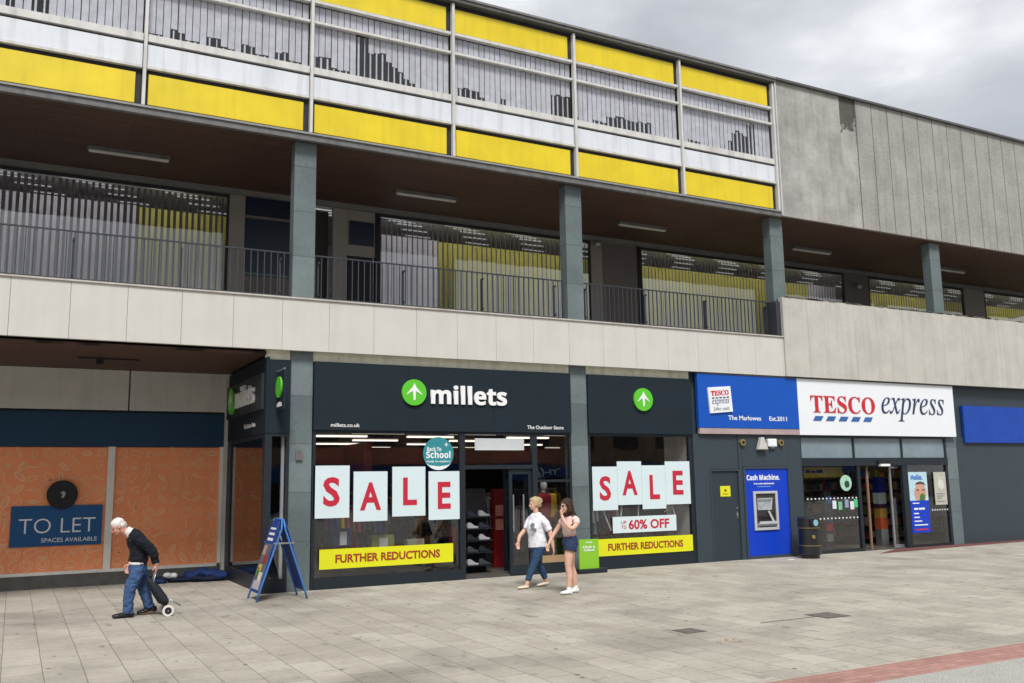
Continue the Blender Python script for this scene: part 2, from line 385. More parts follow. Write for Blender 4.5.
# rooms behind the upper windows
bx(XL, 16.68, 2.4, 2.5, 8.5, 11.9).obj('office_back_wall', mat('upper_office_wall', (150, 150, 158), .8), B)
bx(XL, 16.68, -.09, 2.4, 9.70, 9.74).obj('office_floor', mat('upper_office_floor', (70, 70, 74), .8), B)
MX = [1.622 + 3.004 * k for k in range(-4, 6)]       # mullions
for k, a in enumerate(MX):
    mb = bx(a - .028, a + .028, -.215, -.10, 8.54, 11.93); mb.obj('mullion', FRAME, B, bevel=.004)
    if k == len(MX) - 1: break
    b = a + 3.004; p, q = a + .04, b - .04
    bx(p + .04, q - .10, -.135, -.09, 8.585, 9.15).obj('yellow_panel', YEL, B)
    bx(p, q, -.105, -.07, 8.545, 9.74).obj('panel_frame', GAP, B)
    bx(p, q, -.19, -.106, 9.235, 9.285).obj('window_rail', FRAME, B)
    bx(p, q, -.15, -.106, 9.30, 9.70).obj('white_panel', WHT, B)
    bx(p + .02, q - .10, -.135, -.09, 11.315, 11.835).obj('yellow_panel', YEL, B)
    bx(p, q, -.105, -.07, 11.30, 11.93).obj('panel_frame', GAP, B)
    win = MB().box(p, q, -.18, -.02, 9.75, 9.885).box(p, q, -.16, -.06, 10.81, 10.86).box(p, q, -.17, -.06, 11.23, 11.29).obj('window', FRAME, B)
    bx(p, q, -.075, -.069, 9.885, 11.225).obj('pane', GLU, win)
    # vertical blind: flat slats, some of them turned edge-on near the sill
    sl = MB(); n = 23; dx = (q - p) / n
    steps = {4: lambda i: .70 * (i in (2, 3, 13, 14)) + .13 * (i in range(16, 24)) , 5: lambda i: (.88 if i in (7, 8) else .62 if i in (9, 10, 11) else .66 - .09 * (i - 10) if 11 < i < 17 else .28 if i in (0, 1, 2) else .1 if 2 < i < 6 else 0),
             6: lambda i: (.24 if i in (1, 2, 3, 4) else .12 if i == 5 else .2 if i == 9 else .52 if i > 18 else 0), 7: lambda i: (.30 if 7 <= i <= 16 else .12 if i in (0, 4, 5, 6) else 0),
             8: lambda i: (.58 if 13 <= i <= 16 else .86 if i in (17, 18) else .12 if 1 < i < 5 else .28 if i == 12 else 0)}
    fn = steps.get(k + 0, lambda i: 0)
    if k == 4: fn = lambda i: (.22 if i in (3, 4, 8, 9, 13, 14, 18, 19) else .08 if i % 5 in (0, 1) else 0)
    if k == 3: fn = lambda i: (.66 if i in (1, 2, 4, 6, 9, 10) else 0)
    for i in range(n):
        x0 = p + i * dx; h = max(0, fn(i)); tw = random.uniform(-.006, .006); yy = -.040 + tw * .5
        top = 11.22
        if h: sl.box(x0 + dx * random.uniform(.30, .42), x0 + dx * random.uniform(.52, .68), yy + .006, yy + .03, 9.89, 9.9 + h)
        sl.box(x0 + .004 + abs(tw), x0 + dx - random.uniform(.003, .012), yy, yy + .004, 9.90 + h * random.uniform(.86, 1.06) + random.uniform(0, .02), top)
    sl.obj('blind', BLIND, win)
    if k in (5, 6, 8):
        q_ = {5: 7, 6: 19, 8: 17}[k]; bx(p + q_ * dx + .02, p + (q_ + 1) * dx + .06, -.03, -.01, 10.90, 10.98).obj('window_catch', GAP, win)
    if k in (6, 7, 8):
        c0 = p + {6: 1.25, 7: .62, 8: .12}[k]; cb_ = MB()
        cb_.tube([(c0, .0, 10.30), (c0 + .03, -.01, 10.1), (c0 + .10, -.01, 9.98), (c0 + .5, .0, 9.93)], .008, 6)
        cb_.obj('loose_cable', GAP, win)
    if k == 7:
        cb_ = MB().tube([(p + 1.55, -.01, 10.18), (p + 1.62, -.01, 10.55), (p + 1.66, -.01, 10.2)], .010, 6).tube([(p + 1.9, -.01, 10.5), (p + 2.02, -.01, 10.18)], .012, 6).tube([(p + 1.8, -.01, 10.18), (p + 1.79, -.01, 10.4)], .010, 6)
        cb_.obj('stored_rods', GAP, win)
# pipes and boxes seen in the upper windows
# roof edge
bx(XL, 16.72, -.265, -.02, 11.945, 12.02).obj('roof_edge', DARK, B)
bx(XL, 16.72, -.29, .1, 12.022, 12.07).obj('roof_edge', mat('roof_lip', (128, 126, 122), .7, .2, 8), B)
bx(16.72, XR, -.27, .1, 12.03, 12.09).obj('roof_edge', DARK, B)
bx(XL, XR, -.02, 24.2, 11.9, 12.02).obj('roof', mat('roof_felt', (100, 100, 100), .9), B)
# upper concrete wall
bx(16.72, 19.06, -.18, .05, 8.42, 12.028).obj('upper_wall', CONC3, B)
mb = MB(); x = 19.07
x = 19.67
while x < XR: mb.box(x + .012, x + .615, -.19, -.02, 8.42, 12.028); x += .63
mb.obj('ribbed_wall', CONC4, B)
bx(19.67, XR, -.019, .05, 8.43, 12.02).obj('rib_backing', JOINT, B)
gm = mat('stained_concrete', (176, 175, 169), .92, .28, 1.6, streak=.3, bump=.4, speck=.3)
nt_ = gm.node_tree; b_ = nt_.nodes['Principled BSDF']; src = b_.inputs['Base Color'].links[0].from_socket
ge = N(nt_, 'ShaderNodeNewGeometry'); sx = N(nt_, 'ShaderNodeSeparateXYZ'); nn = N(nt_, 'ShaderNodeTexNoise'); nn.inputs['Scale'].default_value = 3.2; nn.inputs['Detail'].default_value = 8; nn.inputs['Roughness'].default_value = .7
nt_.links.new(ge.outputs['Position'], sx.inputs[0]); nt_.links.new(ge.outputs['Position'], nn.inputs['Vector'])
ma = N(nt_, 'ShaderNodeMath', operation='MULTIPLY_ADD'); ma.inputs[1].default_value = 1.9; nt_.links.new(nn.outputs[0], ma.inputs[0]); nt_.links.new(sx.outputs[2], ma.inputs[2])
mr = N(nt_, 'ShaderNodeMapRange'); mr.inputs[1].default_value = 12.10; mr.inputs[2].default_value = 12.22; mr.inputs[4].default_value = .9; nt_.links.new(ma.outputs[0], mr.inputs[0])
mu = N(nt_, 'ShaderNodeMix', data_type='RGBA', blend_type='MULTIPLY'); nt_.links.new(mr.outputs[0], mu.inputs[0]); nt_.links.new(src, mu.inputs[6]); mu.inputs[7].default_value = (.17, .17, .16, 1)
nt_.links.new(mu.outputs[2], b_.inputs['Base Color'])
bx(19.07, 19.66, -.172, .05, 8.42, 12.028).obj('stained_wall_strip', gm, B)
bx(16.685, 16.715, -.25, .02, 8.42, 12.0).obj('metal_trim', mat('trim_white', (205, 206, 208), .4, .1, 5), B)
# --- balcony level back wall
Y3 = 3.5
bx(XL, XR, 3.40, 3.50, 8.28, 8.398).obj('wall_trim', mat('trim_grey', (125, 124, 122), .6), B)
def wallpart(a, b, m, name='balcony_wall', z0=5.262, z1=8.28, y=Y3): return bx(a, b, y + (.001 if z1 == 8.28 else 0), y + .12, z0, 8.31 if z1 == 8.28 else z1).obj(name, m, B)
wallpart(XL, -3.5, TAUPE)
wallpart(3.86, 4.20, TAUPE)
wallpart(4.20, 5.60, NAVYGL, z0=6.55, z1=8.28, y=3.56); wallpart(4.20, 5.60, TAUPE2, z0=5.262, z1=6.54, y=3.54)
bx(4.20, 5.60, 3.50, 3.555, 7.80, 7.86).obj('window_rail', TAUPE2, B); bx(4.2, 5.6, 3.50, 3.555, 6.5, 6.56).obj('window_rail', mat('green_rail', (90, 110, 108), .5), B)
bx(5.60, 6.22, 3.9, 4.0, 5.262, 8.28).obj('balcony_wall', mat('recess_dark', (70, 68, 68), .8), B)
wallpart(6.22, 6.56, TAUPE); wallpart(6.56, 7.26, TAUPE, z0=7.18, y=3.53)
bx(6.62, 7.22, 3.50, 3.529, 7.45, 8.02).obj('vent_louvre', NAVYGL, B)
dr = bx(6.60, 7.22, 3.55, 3.60, 5.262, 7.18).obj('door', BLACK, B)
wallpart(7.26, 7.34, BLACK)
wallpart(13.36, 13.72, TAUPE); dr = bx(13.74, 14.92, 3.54, 3.60, 5.262, 8.28).obj('door', TAUPE2, B); wallpart(14.92, 15.0, BLACK)
wallpart(22.95, 24.05, TAUPE2)
wallpart(28.8, 29.9, TAUPE)
def balwin(a, b, dens, wid, ym=BLIND2):
    w_ = MB().box(a, b, 3.50, 3.58, 5.262, 5.33).box(a, b, 3.50, 3.58, 8.22, 8.28).box(a, a + .05, 3.50, 3.58, 5.33, 8.22).box(b - .05, b, 3.50, 3.58, 5.33, 8.22).obj('window', GAP, B)
    bx(a + .05, b - .05, 3.535, 3.541, 5.33, 8.22).obj('pane', GLB, w_)
    s_ = MB(); x = a + .08
    while x < b - .1:
        s_.box(x, x + wid * random.uniform(.8, 1.15), 3.60, 3.606, 5.34, 8.2); x += dens
    s_.obj('blind', ym, w_)
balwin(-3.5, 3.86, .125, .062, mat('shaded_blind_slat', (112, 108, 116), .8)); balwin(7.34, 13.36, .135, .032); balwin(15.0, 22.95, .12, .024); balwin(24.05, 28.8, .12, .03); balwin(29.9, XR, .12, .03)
# office behind
bx(XL, XR, 3.64, 7.2, 8.33, 8.38).obj('office_ceiling', OFFCEIL, B)
mb = MB()
bx(XL, XR, 7.0, 7.1, 5.262, 8.33).obj('office_back_wall', OFFWALL, B)
for a, b in ((-3.5, 2.07), (7.3, 9.22), (22.2, 23.5)): bx(a, b, 4.35, 4.41, 5.262, 8.02).obj('office_partition', OFFWALL, B)
for a, b in ((2.07, 4.4), (9.22, 14.2), (15.3, 22.2), (25.0, 30), (30.4, XR)): bx(a, b, 4.35, 4.41, 5.262, 8.0).obj('office_partition', OFFYEL, B)
mb = MB()
for x in [-3 + 1.75 * i for i in range(23)]:
    for k_, y in enumerate((3.88, 4.06, 4.26, 4.7, 5.2)): mb.box(x + .3 * k_, x + (.7) + .3 * k_, y, y + .05, 8.315, 8.329)
mb.obj('office_ceiling_light', DIM, B)
for a, b in ((-3.4, 3.8), (7.45, 13.3), (15.1, 22.85), (24.2, 28.7), (30, XR - .1)): bx(a, b, 3.64, 3.80, 8.31, 8.329).obj('unseen_fill_strip', emit('added_fill_glow', (245, 245, 240), 2.8), B)  # unseen glowing strips behind the window heads, added to brighten partitions and blinds
# ground floor interior shell: outdoor shop
bx(3.99, 26, 22.0, 22.1, 0, 3.3).obj('interior_wall', SHOPWALL, B)
bx(14.0, 14.1, .16, 6.4, 0, 3.2).obj('interior_wall', SHOPWALL, B); bx(13.60, 13.63, .12, .95, .03, 2.98).obj('interior_panel', mat('shop_white_wall', (226, 224, 220), .8, g=1.0), B)
bx(3.99, 14.0, .10, 6.4, 3.02, 3.10).obj('interior_ceiling', SHOPCEIL, B); bx(3.99, 26, 6.402, 22, 3.02, 3.10).obj('interior_ceiling', SHOPCEIL, B)
bx(3.99, 14.0, .06, 6.4, -.01, .03).obj('interior_floor', SHOPFLR, B); bx(3.99, 26, 6.402, 22, -.01, .03).obj('interior_floor', SHOPFLR, B)
bx(4.0, 4.08, 3.5, 22, 0.03, 3.02).obj('interior_wall', SHOPWALL, B); bx(14.102, 26, 6.3, 6.398, 0, 3.02).obj('interior_wall', SHOPWALL, B); bx(26, 26.1, 6.3, 22, 0, 3.02).obj('interior_wall', SHOPWALL, B)
# convenience shop interior
bx(17.0, 27, 6.0, 6.1, 0, 3.3).obj('interior_wall', SHOPWALL, B)
bx(16.9, 17.0, .16, 6.0, 0, 3.2).obj('interior_wall', SHOPWALL, B)
bx(16.95, 30, .13, 6.0, 2.90, 2.98).obj('interior_ceiling', SHOPCEIL, B)
bx(16.95, 30, .06, 6.0, -.01, .02).obj('interior_floor', SHOPFLR, B)
# a stub of shops further along the row, right of the frame
bx(22.92, XR, .02, .10, 0, 2.9).obj('wall', SLGREY, B)
bx(23.25, 30, -.06, .02, 2.75, 3.78).obj('wall_panel', mat('blue_fascia_next', (20, 70, 170), .5), B)
# roof-level mass behind
bx(XL, XR, 24, 24.2, 0, 11.9).obj('rear_wall', CONC2, B)

# ceiling lights of the balcony
lt = thing('ceiling_light', (1.63, 1.96, 8.25), 'slim grey fluorescent fitting on brown balcony soffit, leftmost of the row', 'light fitting', 'fluorescent fittings under the balcony soffit')
bx(.88, 2.38, 1.89, 2.03, 8.34, 8.398).obj('housing', STEEL, lt)
bx(.90, 2.36, 1.91, 2.01, 8.29, 8.339).obj('diffuser', FITTING, lt, bevel=.02)
for x, l in ((7.92, 'slim fluorescent fitting on brown soffit, between first and second balcony columns'), (13.96, 'slim fluorescent fitting on brown soffit, between second and third balcony columns'),
             (19.97, 'slim fluorescent fitting on brown soffit, under plain concrete wall'), (26.0, 'slim fluorescent fitting on brown soffit, farthest along, past the last column')):
    copy_tree(lt, (x, 1.96, 8.25), l)

# ------------------------------------------------------------------ railings
def railing(a, b, posts, label, endcap=False):
    t = thing('balcony_railing', ((a + b) / 2, .12, 5.32), label, 'railing', 'metal railings along the balcony')
    bx(a, b, .095, .125, 6.20, 6.225).obj('handrail', RAIL, t)
    bx(a, b, .100, .120, 5.37, 5.40).obj('bottom_rail', RAIL, t)
    for p in posts:
        q = MB().box(p - .014, p + .014, .14, .20, 5.322, 6.10).box(p - .012, p + .012, .08, .20, 6.06, 6.10).box(p - .012, p + .012, .08, .20, 5.44, 5.47)
        q.box(p - .05, p + .05, .13, .25, 5.322, 5.335); q.obj('post', RAIL, t)
    base = None; n = max(2, int(round((b - a) / .122))); d = (b - a) / n
    for i in range(n + 1):
        x = a + i * d
        if base is None:
            base = bx(x - .0, x + .018, .101, .119, 5.40, 6.20).obj('baluster', RAIL, t); bl = base.location.copy()
        else:
            c = base.copy(); COL.objects.link(c); c.parent = t; c.location = bl + Vector((i * d - (.014 if i == n else 0), 0, 0))
    return t
railing(-1.18, 4.36, [-1.08, .66, 2.41, 4.18], 'dark metal railing of thin bars left of the leftmost column')
railing(4.83, 10.36, [4.91, 6.65, 8.41, 10.17], 'dark metal railing of thin bars above the large charcoal fascia, between first and second columns')
railing(10.86, 16.42, [10.96, 12.60, 14.37, 16.30], 'dark metal railing of thin bars ending against the tall concrete parapet')
bx(16.40, 16.54, -.12, .2, 5.322, 6.2).obj('balcony_end_plate', RAIL, B)

# chairs seen through the balcony windows
ch = thing('office_chair', (2.7, 3.74, 5.262), 'dark office chair behind left balcony window, middle one of its three', 'chair', 'dark chairs behind the balcony windows')
bx(2.48, 2.92, 3.66, 3.83, 5.70, 5.76).obj('seat', GAP, ch); bx(2.50, 2.90, 3.80, 3.83, 5.85, 6.12).obj('backrest', BLACK, ch)
for sx in (2.5, 2.87):
    for sy in (3.67, 3.80): bx(sx, sx + .03, sy, sy + .03, 5.262, 5.70).obj('leg', STEEL, ch)
for x, l in ((1.4, 'dark office chair behind left balcony window, leftmost of its three'), (3.3, 'dark office chair behind left balcony window, rightmost, in front of yellow wall'), (7.9, 'dark office chair behind middle balcony window, leftmost, next to the black door'),
             (8.5, 'dark office chair behind middle balcony window, second from the black door'), (11.6, 'dark office chair in front of yellow wall, second from second balcony column'), (12.2, 'dark office chair in front of yellow wall, nearest second balcony column')):
    copy_tree(ch, (x, 3.74, 5.262), l)
# cctv cameras
def cctv(x, y, z, label):
    t = thing('security_camera', (x, y, z), label, 'camera')
    MB().ball((x, y - .08, z), .07, 12).obj('camera_dome', FITTING, t, smooth=True); bx(x - .06, x + .06, y - .06, y + .02, z + .03, z + .12).obj('bracket', STEEL, t)
cctv(23.45, 3.42, 7.85, 'small round camera on brown door panel at far end of balcony')
t = thing('security_camera', (13.45, 3.3, 8.15), 'small bullet camera under soffit beside the second balcony column', 'camera')
MB().tube([(13.3, 3.1, 8.08), (13.52, 3.3, 8.16)], .045, 10).obj('camera_body', FITTING, t, smooth=True); bx(13.48, 13.56, 3.28, 3.48, 8.15, 8.22).obj('bracket', STEEL, t)

# ------------------------------------------------------------------ boarded unit in the recess (left)
hd = thing('boarded_shopfront', (-1.5, 3.5, 0), 'empty shop unit boarded in orange printed panels under navy fascia', 'shopfront')
bx(-8.0, 3.93, 3.36, 3.5, 0.0, .25).obj('plinth', PLINTH, hd)
for a, b in ((-8, -5.2), (-5.06, -1.8), (-1.68, 1.63), (1.76, 3.80)):
    pn = bx(a, b, 3.44, 3.5, .31, 2.69).obj('orange_panel', ORG_, hd)
    mb = MB()
    def ring(cx, cz, rx, rz, rot, n=16, a0=0, a1=2 * math.pi, wd=.013):
        pts = []
        for i in range(n + 1):
            t_ = a0 + (a1 - a0) * i / n; pts.append((cx + rx * math.cos(t_) * math.cos(rot) - rz * math.sin(t_) * math.sin(rot), cz + rx * math.cos(t_) * math.sin(rot) + rz * math.sin(t_) * math.cos(rot)))
        line(pts, wd)
    def line(pts, wd=.013):
        for (x0, z0), (x1, z1) in zip(pts, pts[1:]):
            d = math.hypot(x1 - x0, z1 - z0) or 1; nx, nz = -(z1 - z0) / d * wd / 2, (x1 - x0) / d * wd / 2
            v = [mb.bm.verts.new(p) for p in ((x0 + nx, 3.4375, z0 + nz), (x0 - nx, 3.4375, z0 - nz), (x1 - nx, 3.4375, z1 - nz), (x1 + nx, 3.4375, z1 + nz))]; mb.bm.faces.new(v)
    nx_ = int((b - a) / .235); nz_ = 10
    for i in range(nx_):
        for j in range(nz_):
            cx = a + (i + .5) * (b - a) / nx_ + random.uniform(-.04, .04) ; cz = .31 + (j + .5) * 2.38 / nz_ + random.uniform(-.03, .03)
            cx = min(max(cx, a + .12), b - .12); cz = min(max(cz, .43), 2.57)
            r0 = random.uniform(0, 3.14); s = random.uniform(.075, .115); k = random.randrange(7)
            if k == 0: ring(cx, cz, s, s, 0); ring(cx, cz, s * .55, s * .55, 0)
            elif k == 1: ring(cx, cz, s * 1.1, s * .45, r0); ring(cx, cz, s * .9, s * .28, r0)
            elif k == 2:
                c_, s_ = math.cos(r0) * s, math.sin(r0) * s; line([(cx - c_ - s_ * .5, cz - s_ + c_ * .5), (cx + c_ - s_ * .5, cz + s_ + c_ * .5), (cx + c_ + s_ * .5, cz + s_ - c_ * .5), (cx - c_ + s_ * .5, cz - s_ - c_ * .5), (cx - c_ - s_ * .5, cz - s_ + c_ * .5)])
            elif k == 3: ring(cx, cz, s, s, r0, 10, 0, 3.4); line([(cx - s * .4, cz - s), (cx, cz), (cx + s * .6, cz + s * .2)])
            elif k == 4:
                c_, s_ = math.cos(r0) * s, math.sin(r0) * s; line([(cx - c_, cz - s_), (cx + c_, cz + s_)], .02); ring(cx + c_, cz + s_, s * .35, s * .35, 0, 10)
            elif k == 5: ring(cx, cz, s * .8, s * .5, r0, 12); line([(cx - s, cz - s * .6), (cx + s, cz - s * .6)]); line([(cx - s * .6, cz - s * .9), (cx + s * .6, cz - s * .9)])
            else: line([(cx - s, cz - s), (cx - s * .2, cz + s * .4), (cx + s * .3, cz - s * .5), (cx + s, cz + s)]); ring(cx, cz + s * .3, s * .3, s * .5, r0, 10)
    mb.obj('printed_doodles', DOOD, pn)
mb = MB().box(-8, 3.80, 3.38, 3.45, .25, .31)
mb.obj('bottom_frame', WFR, hd)
for a, b in ((-5.2, -5.06), (-1.8, -1.68), (1.63, 1.76), (3.80, 3.865)): bx(a, b, 3.37, 3.5, .311, 2.70).obj('frame_post', WFR, hd)
bx(-8, 3.865, 3.36, 3.5, 2.702, 3.385).obj('fascia', NAVY, hd)
bx(-8, 3.865, 3.40, 3.5, 3.387, 3.43).obj('fascia_trim', BLACK, hd)
for a, b in ((-8, -4.6), (-4.58, -1.32), (-1.30, 1.955), (1.985, 3.865)): bx(a, b, 3.38, 3.5, 3.432, 4.245).obj('upper_panel', GREYP, hd)
bx(3.868, 3.985, 3.30, 3.60, 0, 4.245).obj('pilaster', GREYP, hd)

t = thing('letting_board', (.85, 3.42, .79), 'blue letting board with white words TO LET on orange boarding', 'sign')
bx(-.02, 1.58, 3.41, 3.436, .79, 1.56).obj('board', LETBL, t)
text('TO LET', .12, 1.46, 1.04, 1.32, 3.409, .004, -.012).obj('lettering', SGNW, t)
text('SPACES AVAILABLE', .52, 1.50, .865, .945, 3.409, .004, .0).obj('lettering', SGNW, t)
t = thing('round_sign', (.85, 3.3, 1.49), 'round black sign with small white mark above blue letting board', 'sign')
MB().disc((.84, 3.37, 1.77), .275, 'Y', .12, 40).obj('disc', BLACK, t, bevel=.02, smooth=False)
bx(.76, .92, 3.42, 3.44, 1.7, 1.86).obj('bracket', STEEL, t)
mb = MB(); mb.poly([(.80, 3.305, 1.80), (.86, 3.305, 1.84), (.90, 3.305, 1.79), (.86, 3.305, 1.70), (.82, 3.305, 1.72), (.845, 3.305, 1.77)], (0, -.004, 0)); mb.obj('mark', mat('pale_mark', (170, 172, 176), .5), t)

# bundles by the boarding
def lump(name, pts, r, mat_, seed, parent=None, **k):
    rnd = random.Random(seed); mb = MB()
    for p in pts: mb.ball(p, tuple(rr * rnd.uniform(.8, 1.2) for rr in r), 16)
    o = mb.obj(name, mat_, parent, smooth=True, **k)
    rm = o.modifiers.new('remesh', 'REMESH'); rm.mode = 'VOXEL'; rm.voxel_size = .025; rm.use_smooth_shade = True
    tx = bpy.data.textures.new('folds', 'CLOUDS'); tx.noise_scale = .11
    d = o.modifiers.new('folds', 'DISPLACE'); d.texture = tx; d.strength = .07; d.mid_level = .5
    return o
BL1 = mat('blue_fabric', (24, 52, 104), .8, .5, 14); BL2 = mat('dark_blue_fabric', (18, 28, 54), .8, .4, 12)
sb = thing('sleeping_bag', (3.55, 3.0, 0), 'crumpled blue sleeping bag against boarding beside the shop corner', 'sleeping bag')
lump('shell', [(3.25, 3.05, .10), (3.45, 3.0, .17), (3.62, 2.95, .15), (3.78, 2.85, .10)], (.19, .17, .10), BL1, 1, sb)
lump('lining', [(3.1, 2.98, .06), (3.35, 2.85, .07), (3.6, 2.8, .06)], (.17, .1, .05), BL2, 2, sb)
sb = thing('blanket', (2.55, 3.05, 0), 'dark blue rolled blanket on ground behind the walking man', 'blanket')
lump('cloth', [(2.2, 3.1, .07), (2.45, 3.1, .09), (2.7, 3.05, .08), (2.95, 3.05, .06)], (.18, .14, .07), BL2, 3, sb)
lump('fold', [(2.3, 2.98, .05), (2.6, 2.95, .05)], (.2, .09, .05), BL1, 4, sb)
o = lump('plastic_bag', [(2.80, 2.98, .15), (2.87, 2.99, .14)], (.11, .09, .05), mat('bag_white', (225, 222, 228), .5), 5, None, label='small white plastic bag lying on the blue blanket', cat='bag')

# ------------------------------------------------------------------ outdoor shop (charcoal)
LT = mat('sign_lettering_white', (244, 244, 244), .45, .01)
def arrow(cx, cz, y, s, mx=None):
    P_ = [(0, .72), (.16, .40), (.60, -.10), (.66, -.22), (.30, .02), (.12, .10), (.07, -.62), (-.07, -.62), (-.12, .10), (-.30, .02), (-.66, -.22), (-.60, -.10), (-.16, .40)]
    mb = MB(); pts = [Vector((cx + a * s, y, cz + b * s)) for a, b in P_]; d = Vector((0, -.006, 0))
    if mx is not None: pts = [mx @ p for p in pts]; d = mx.to_3x3() @ d
    mb.poly(pts, d); return mb
def logo(parent, cx, cz, y, r, mx=None):
    mb = MB().disc((cx, y - .03, cz), r, 'Y', .045, 36)
    if mx is not None: bmesh.ops.transform(mb.bm, matrix=mx, verts=mb.bm.verts)
    d = mb.obj('logo_disc', GREEN, parent); arrow(cx, cz, y - .0535, r * .98, mx).obj('logo_arrow', LT, d); return d
t = thing('shop_sign', (7.6, -.05, 2.88), 'wide charcoal shop sign with green arrow disc and white word millets', 'sign')
MB().box(4.815, 6.678, -.05, .08, 2.885, 4.16).box(6.682, 8.548, -.05, .08, 2.885, 4.16).box(8.552, 10.405, -.05, .08, 2.885, 4.16).obj('panel', CHAR, t)
logo(t, 6.79, 3.635, -.05, .255)
text('millets', 7.15, 8.84, 3.42, 3.80, -.052, .035, .014, 'b').obj('lettering', LT, t)
text('millets.co.uk', 5.14, 5.70, 2.945, 3.015, -.052, .006, .008).obj('lettering', LT, t)
text('The Outdoor Store', 9.32, 10.20, 2.955, 3.03, -.052, .006, .008).obj('lettering', LT, t)
t = thing('shop_sign', (12.2, -.05, 2.88), 'narrower charcoal shop sign with only a green arrow disc, beside blue sign', 'sign')
bx(10.845, 13.67, -.05, .08, 2.885, 4.16).obj('panel', CHAR, t)
logo(t, 12.28, 3.645, -.05, .255)
# side sign in the recess: local x runs from the back (Y=3.3) to the front
MS = Matrix(((0, 1, 0, 3.93), (-1, 0, 0, 0), (0, 0, 1, 0), (0, 0, 0, 1)))   # local (x,y,z) -> (3.93+y, -x, z)
t = thing('shop_sign', (3.9, 1.6, 2.8), 'charcoal side sign round the corner with green disc and white lettering in the recess', 'sign')
bx(3.93, 3.985, -.045, 3.30, 2.82, 4.20).obj('panel', CHAR, t)
bx(3.885, 3.929, .12, 3.25, 3.26, 3.93).obj('centre_panel', mat('charcoal_lighter', (46, 52, 58), .5), t)
logo(t, -2.62, 3.60, -.045, .27, MS)
text('millets', -2.2, -.62, 3.42, 3.82, -.047, .05, .012, 'b', MS).obj('lettering', LT, t)
text('The Outdoor Store', -1.7, -.75, 2.98, 3.07, -.002, .006, .008, None, MS).obj('lettering', LT, t)
# slim front panel between recess and first column
t = thing('corner_shopfront', (4.15, .1, 0), 'slim charcoal corner shopfront beside the first slate column, with tall side window', 'shopfront')
bx(3.987, 4.375, -.045, .08, 2.82, 4.16).obj('corner_fascia', CHAR, t)
mb = MB().box(3.935, 4.06, -.03, .10, 0, 2.818).box(4.33, 4.375, -.03, .10, 0, 2.818).box(4.06, 4.33, -.03, .08, 0, .24).box(4.06, 4.33, -.03, .08, 2.76, 2.818)
mb.obj('frame', CHARF, t); bx(4.06, 4.33, .02, .026, .24, 2.76).obj('pane', GL, t)
mb = MB().box(3.935, 4.02, .10, 3.30, 0, .26).box(3.935, 4.02, .10, 3.30, 2.74, 2.818).box(3.935, 4.02, 2.95, 3.30, .26, 2.74).box(3.935, 4.02, .10, .16, .26, 2.74)
mb.obj('side_frame', CHARF, t); bx(3.96, 3.966, .16, 2.95, .26, 2.74).obj('side_pane', GL, t)
bx(4.27, 4.32, .1, .16, .05, 2.76).obj('white_upright', SGNW, t)
# projecting blade sign
t = thing('projecting_sign', (4.13, -.35, 3.2), 'small dark projecting sign with green disc beside the first slate column', 'sign')
bx(4.10, 4.135, -.62, -.10, 3.22, 3.90).obj('panel', CHAR, t)
bx(4.105, 4.13, -.60, -.046, 3.92, 3.95).obj('bracket', SILV, t); bx(4.11, 4.125, -.35, -.34, 3.90, 3.92).obj('bracket', SILV, t)
mb = MB().disc((4.085, -.35, 3.62), .19, 'X', .03, 30); d = mb.obj('logo_disc', GREEN, t)
text('millets', .18, .52, 3.27, 3.36, .168, .004, .02, 'b', MS).obj('lettering', LT, t)

# main shopfront
sf = thing('glazed_shopfront', (7.6, .08, 0), 'charcoal framed shopfront with open doorway and wide sale window', 'shopfront')
F_ = MB()
def fr(a, b, z0, z1, y0=.0, y1=.09): F_.box(a, b, y0, y1, z0, z1)
fr(4.815, 4.875, .0, 2.883); fr(7.80, 7.92, 0, 2.883); fr(10.375, 10.415, 0, 2.883); fr(4.875, 7.80, .0, .20, -.02, .09); fr(4.875, 7.80, 2.83, 2.883)
fr(9.46, 9.58, 0, 2.883); fr(7.92, 9.46, 2.14, 2.22); fr(7.92, 9.46, 2.83, 2.883); fr(9.58, 10.375, 2.83, 2.883); fr(9.58, 10.375, 0, .22); fr(9.58, 10.375, 1.86, 1.91)
F_.obj('frame', CHARF, sf)
bx(9.58, 10.375, .0, .09, .221, .36).obj('sill', mat('oak_sill', (168, 138, 104), .6), sf)
bx(4.875, 7.80, .04, .046, .20, 2.83).obj('pane', GL, sf)
bx(7.92, 9.46, .04, .046, 2.22, 2.83).obj('pane', GL, sf)
bx(9.58, 10.375, .04, .046, 1.91, 2.83).obj('pane', GL, sf); bx(9.58, 10.375, .04, .046, .36, 1.86).obj('pane', GL, sf)
def door(x0, x1, y, hx, mx=None):
    d = MB().box(x0, x0 + .07, y, y + .05, .02, 2.13, mx).box(x1 - .07, x1, y, y + .05, .02, 2.13, mx).box(x0 + .07, x1 - .07, y, y + .05, .02, .2, mx).box(x0 + .07, x1 - .07, y, y + .05, 2.03, 2.13, mx).obj('door', CHARF, sf)
    MB().box(x0 + .07, x1 - .07, y + .02, y + .026, .2, 2.03, mx).obj('pane', GL, d)
    h = MB(); h.box(hx - .012, hx + .012, y - .05, y - .03, .88, 1.62, mx).box(hx - .01, hx + .01, y - .03, y, .95, .98, mx).box(hx - .01, hx + .01, y - .03, y, 1.52, 1.55, mx); h.obj('handle', SILV, d)
door(8.93, 9.455, .045, 9.0)
door(0, .74, 0, .66, Matrix.Translation((9.4, .12, 0)) @ Matrix.Rotation(R(102), 4, 'Z'))
bx(9.22, 9.245, -.01, .01, .88, 1.62).obj('handle', SILV, sf)
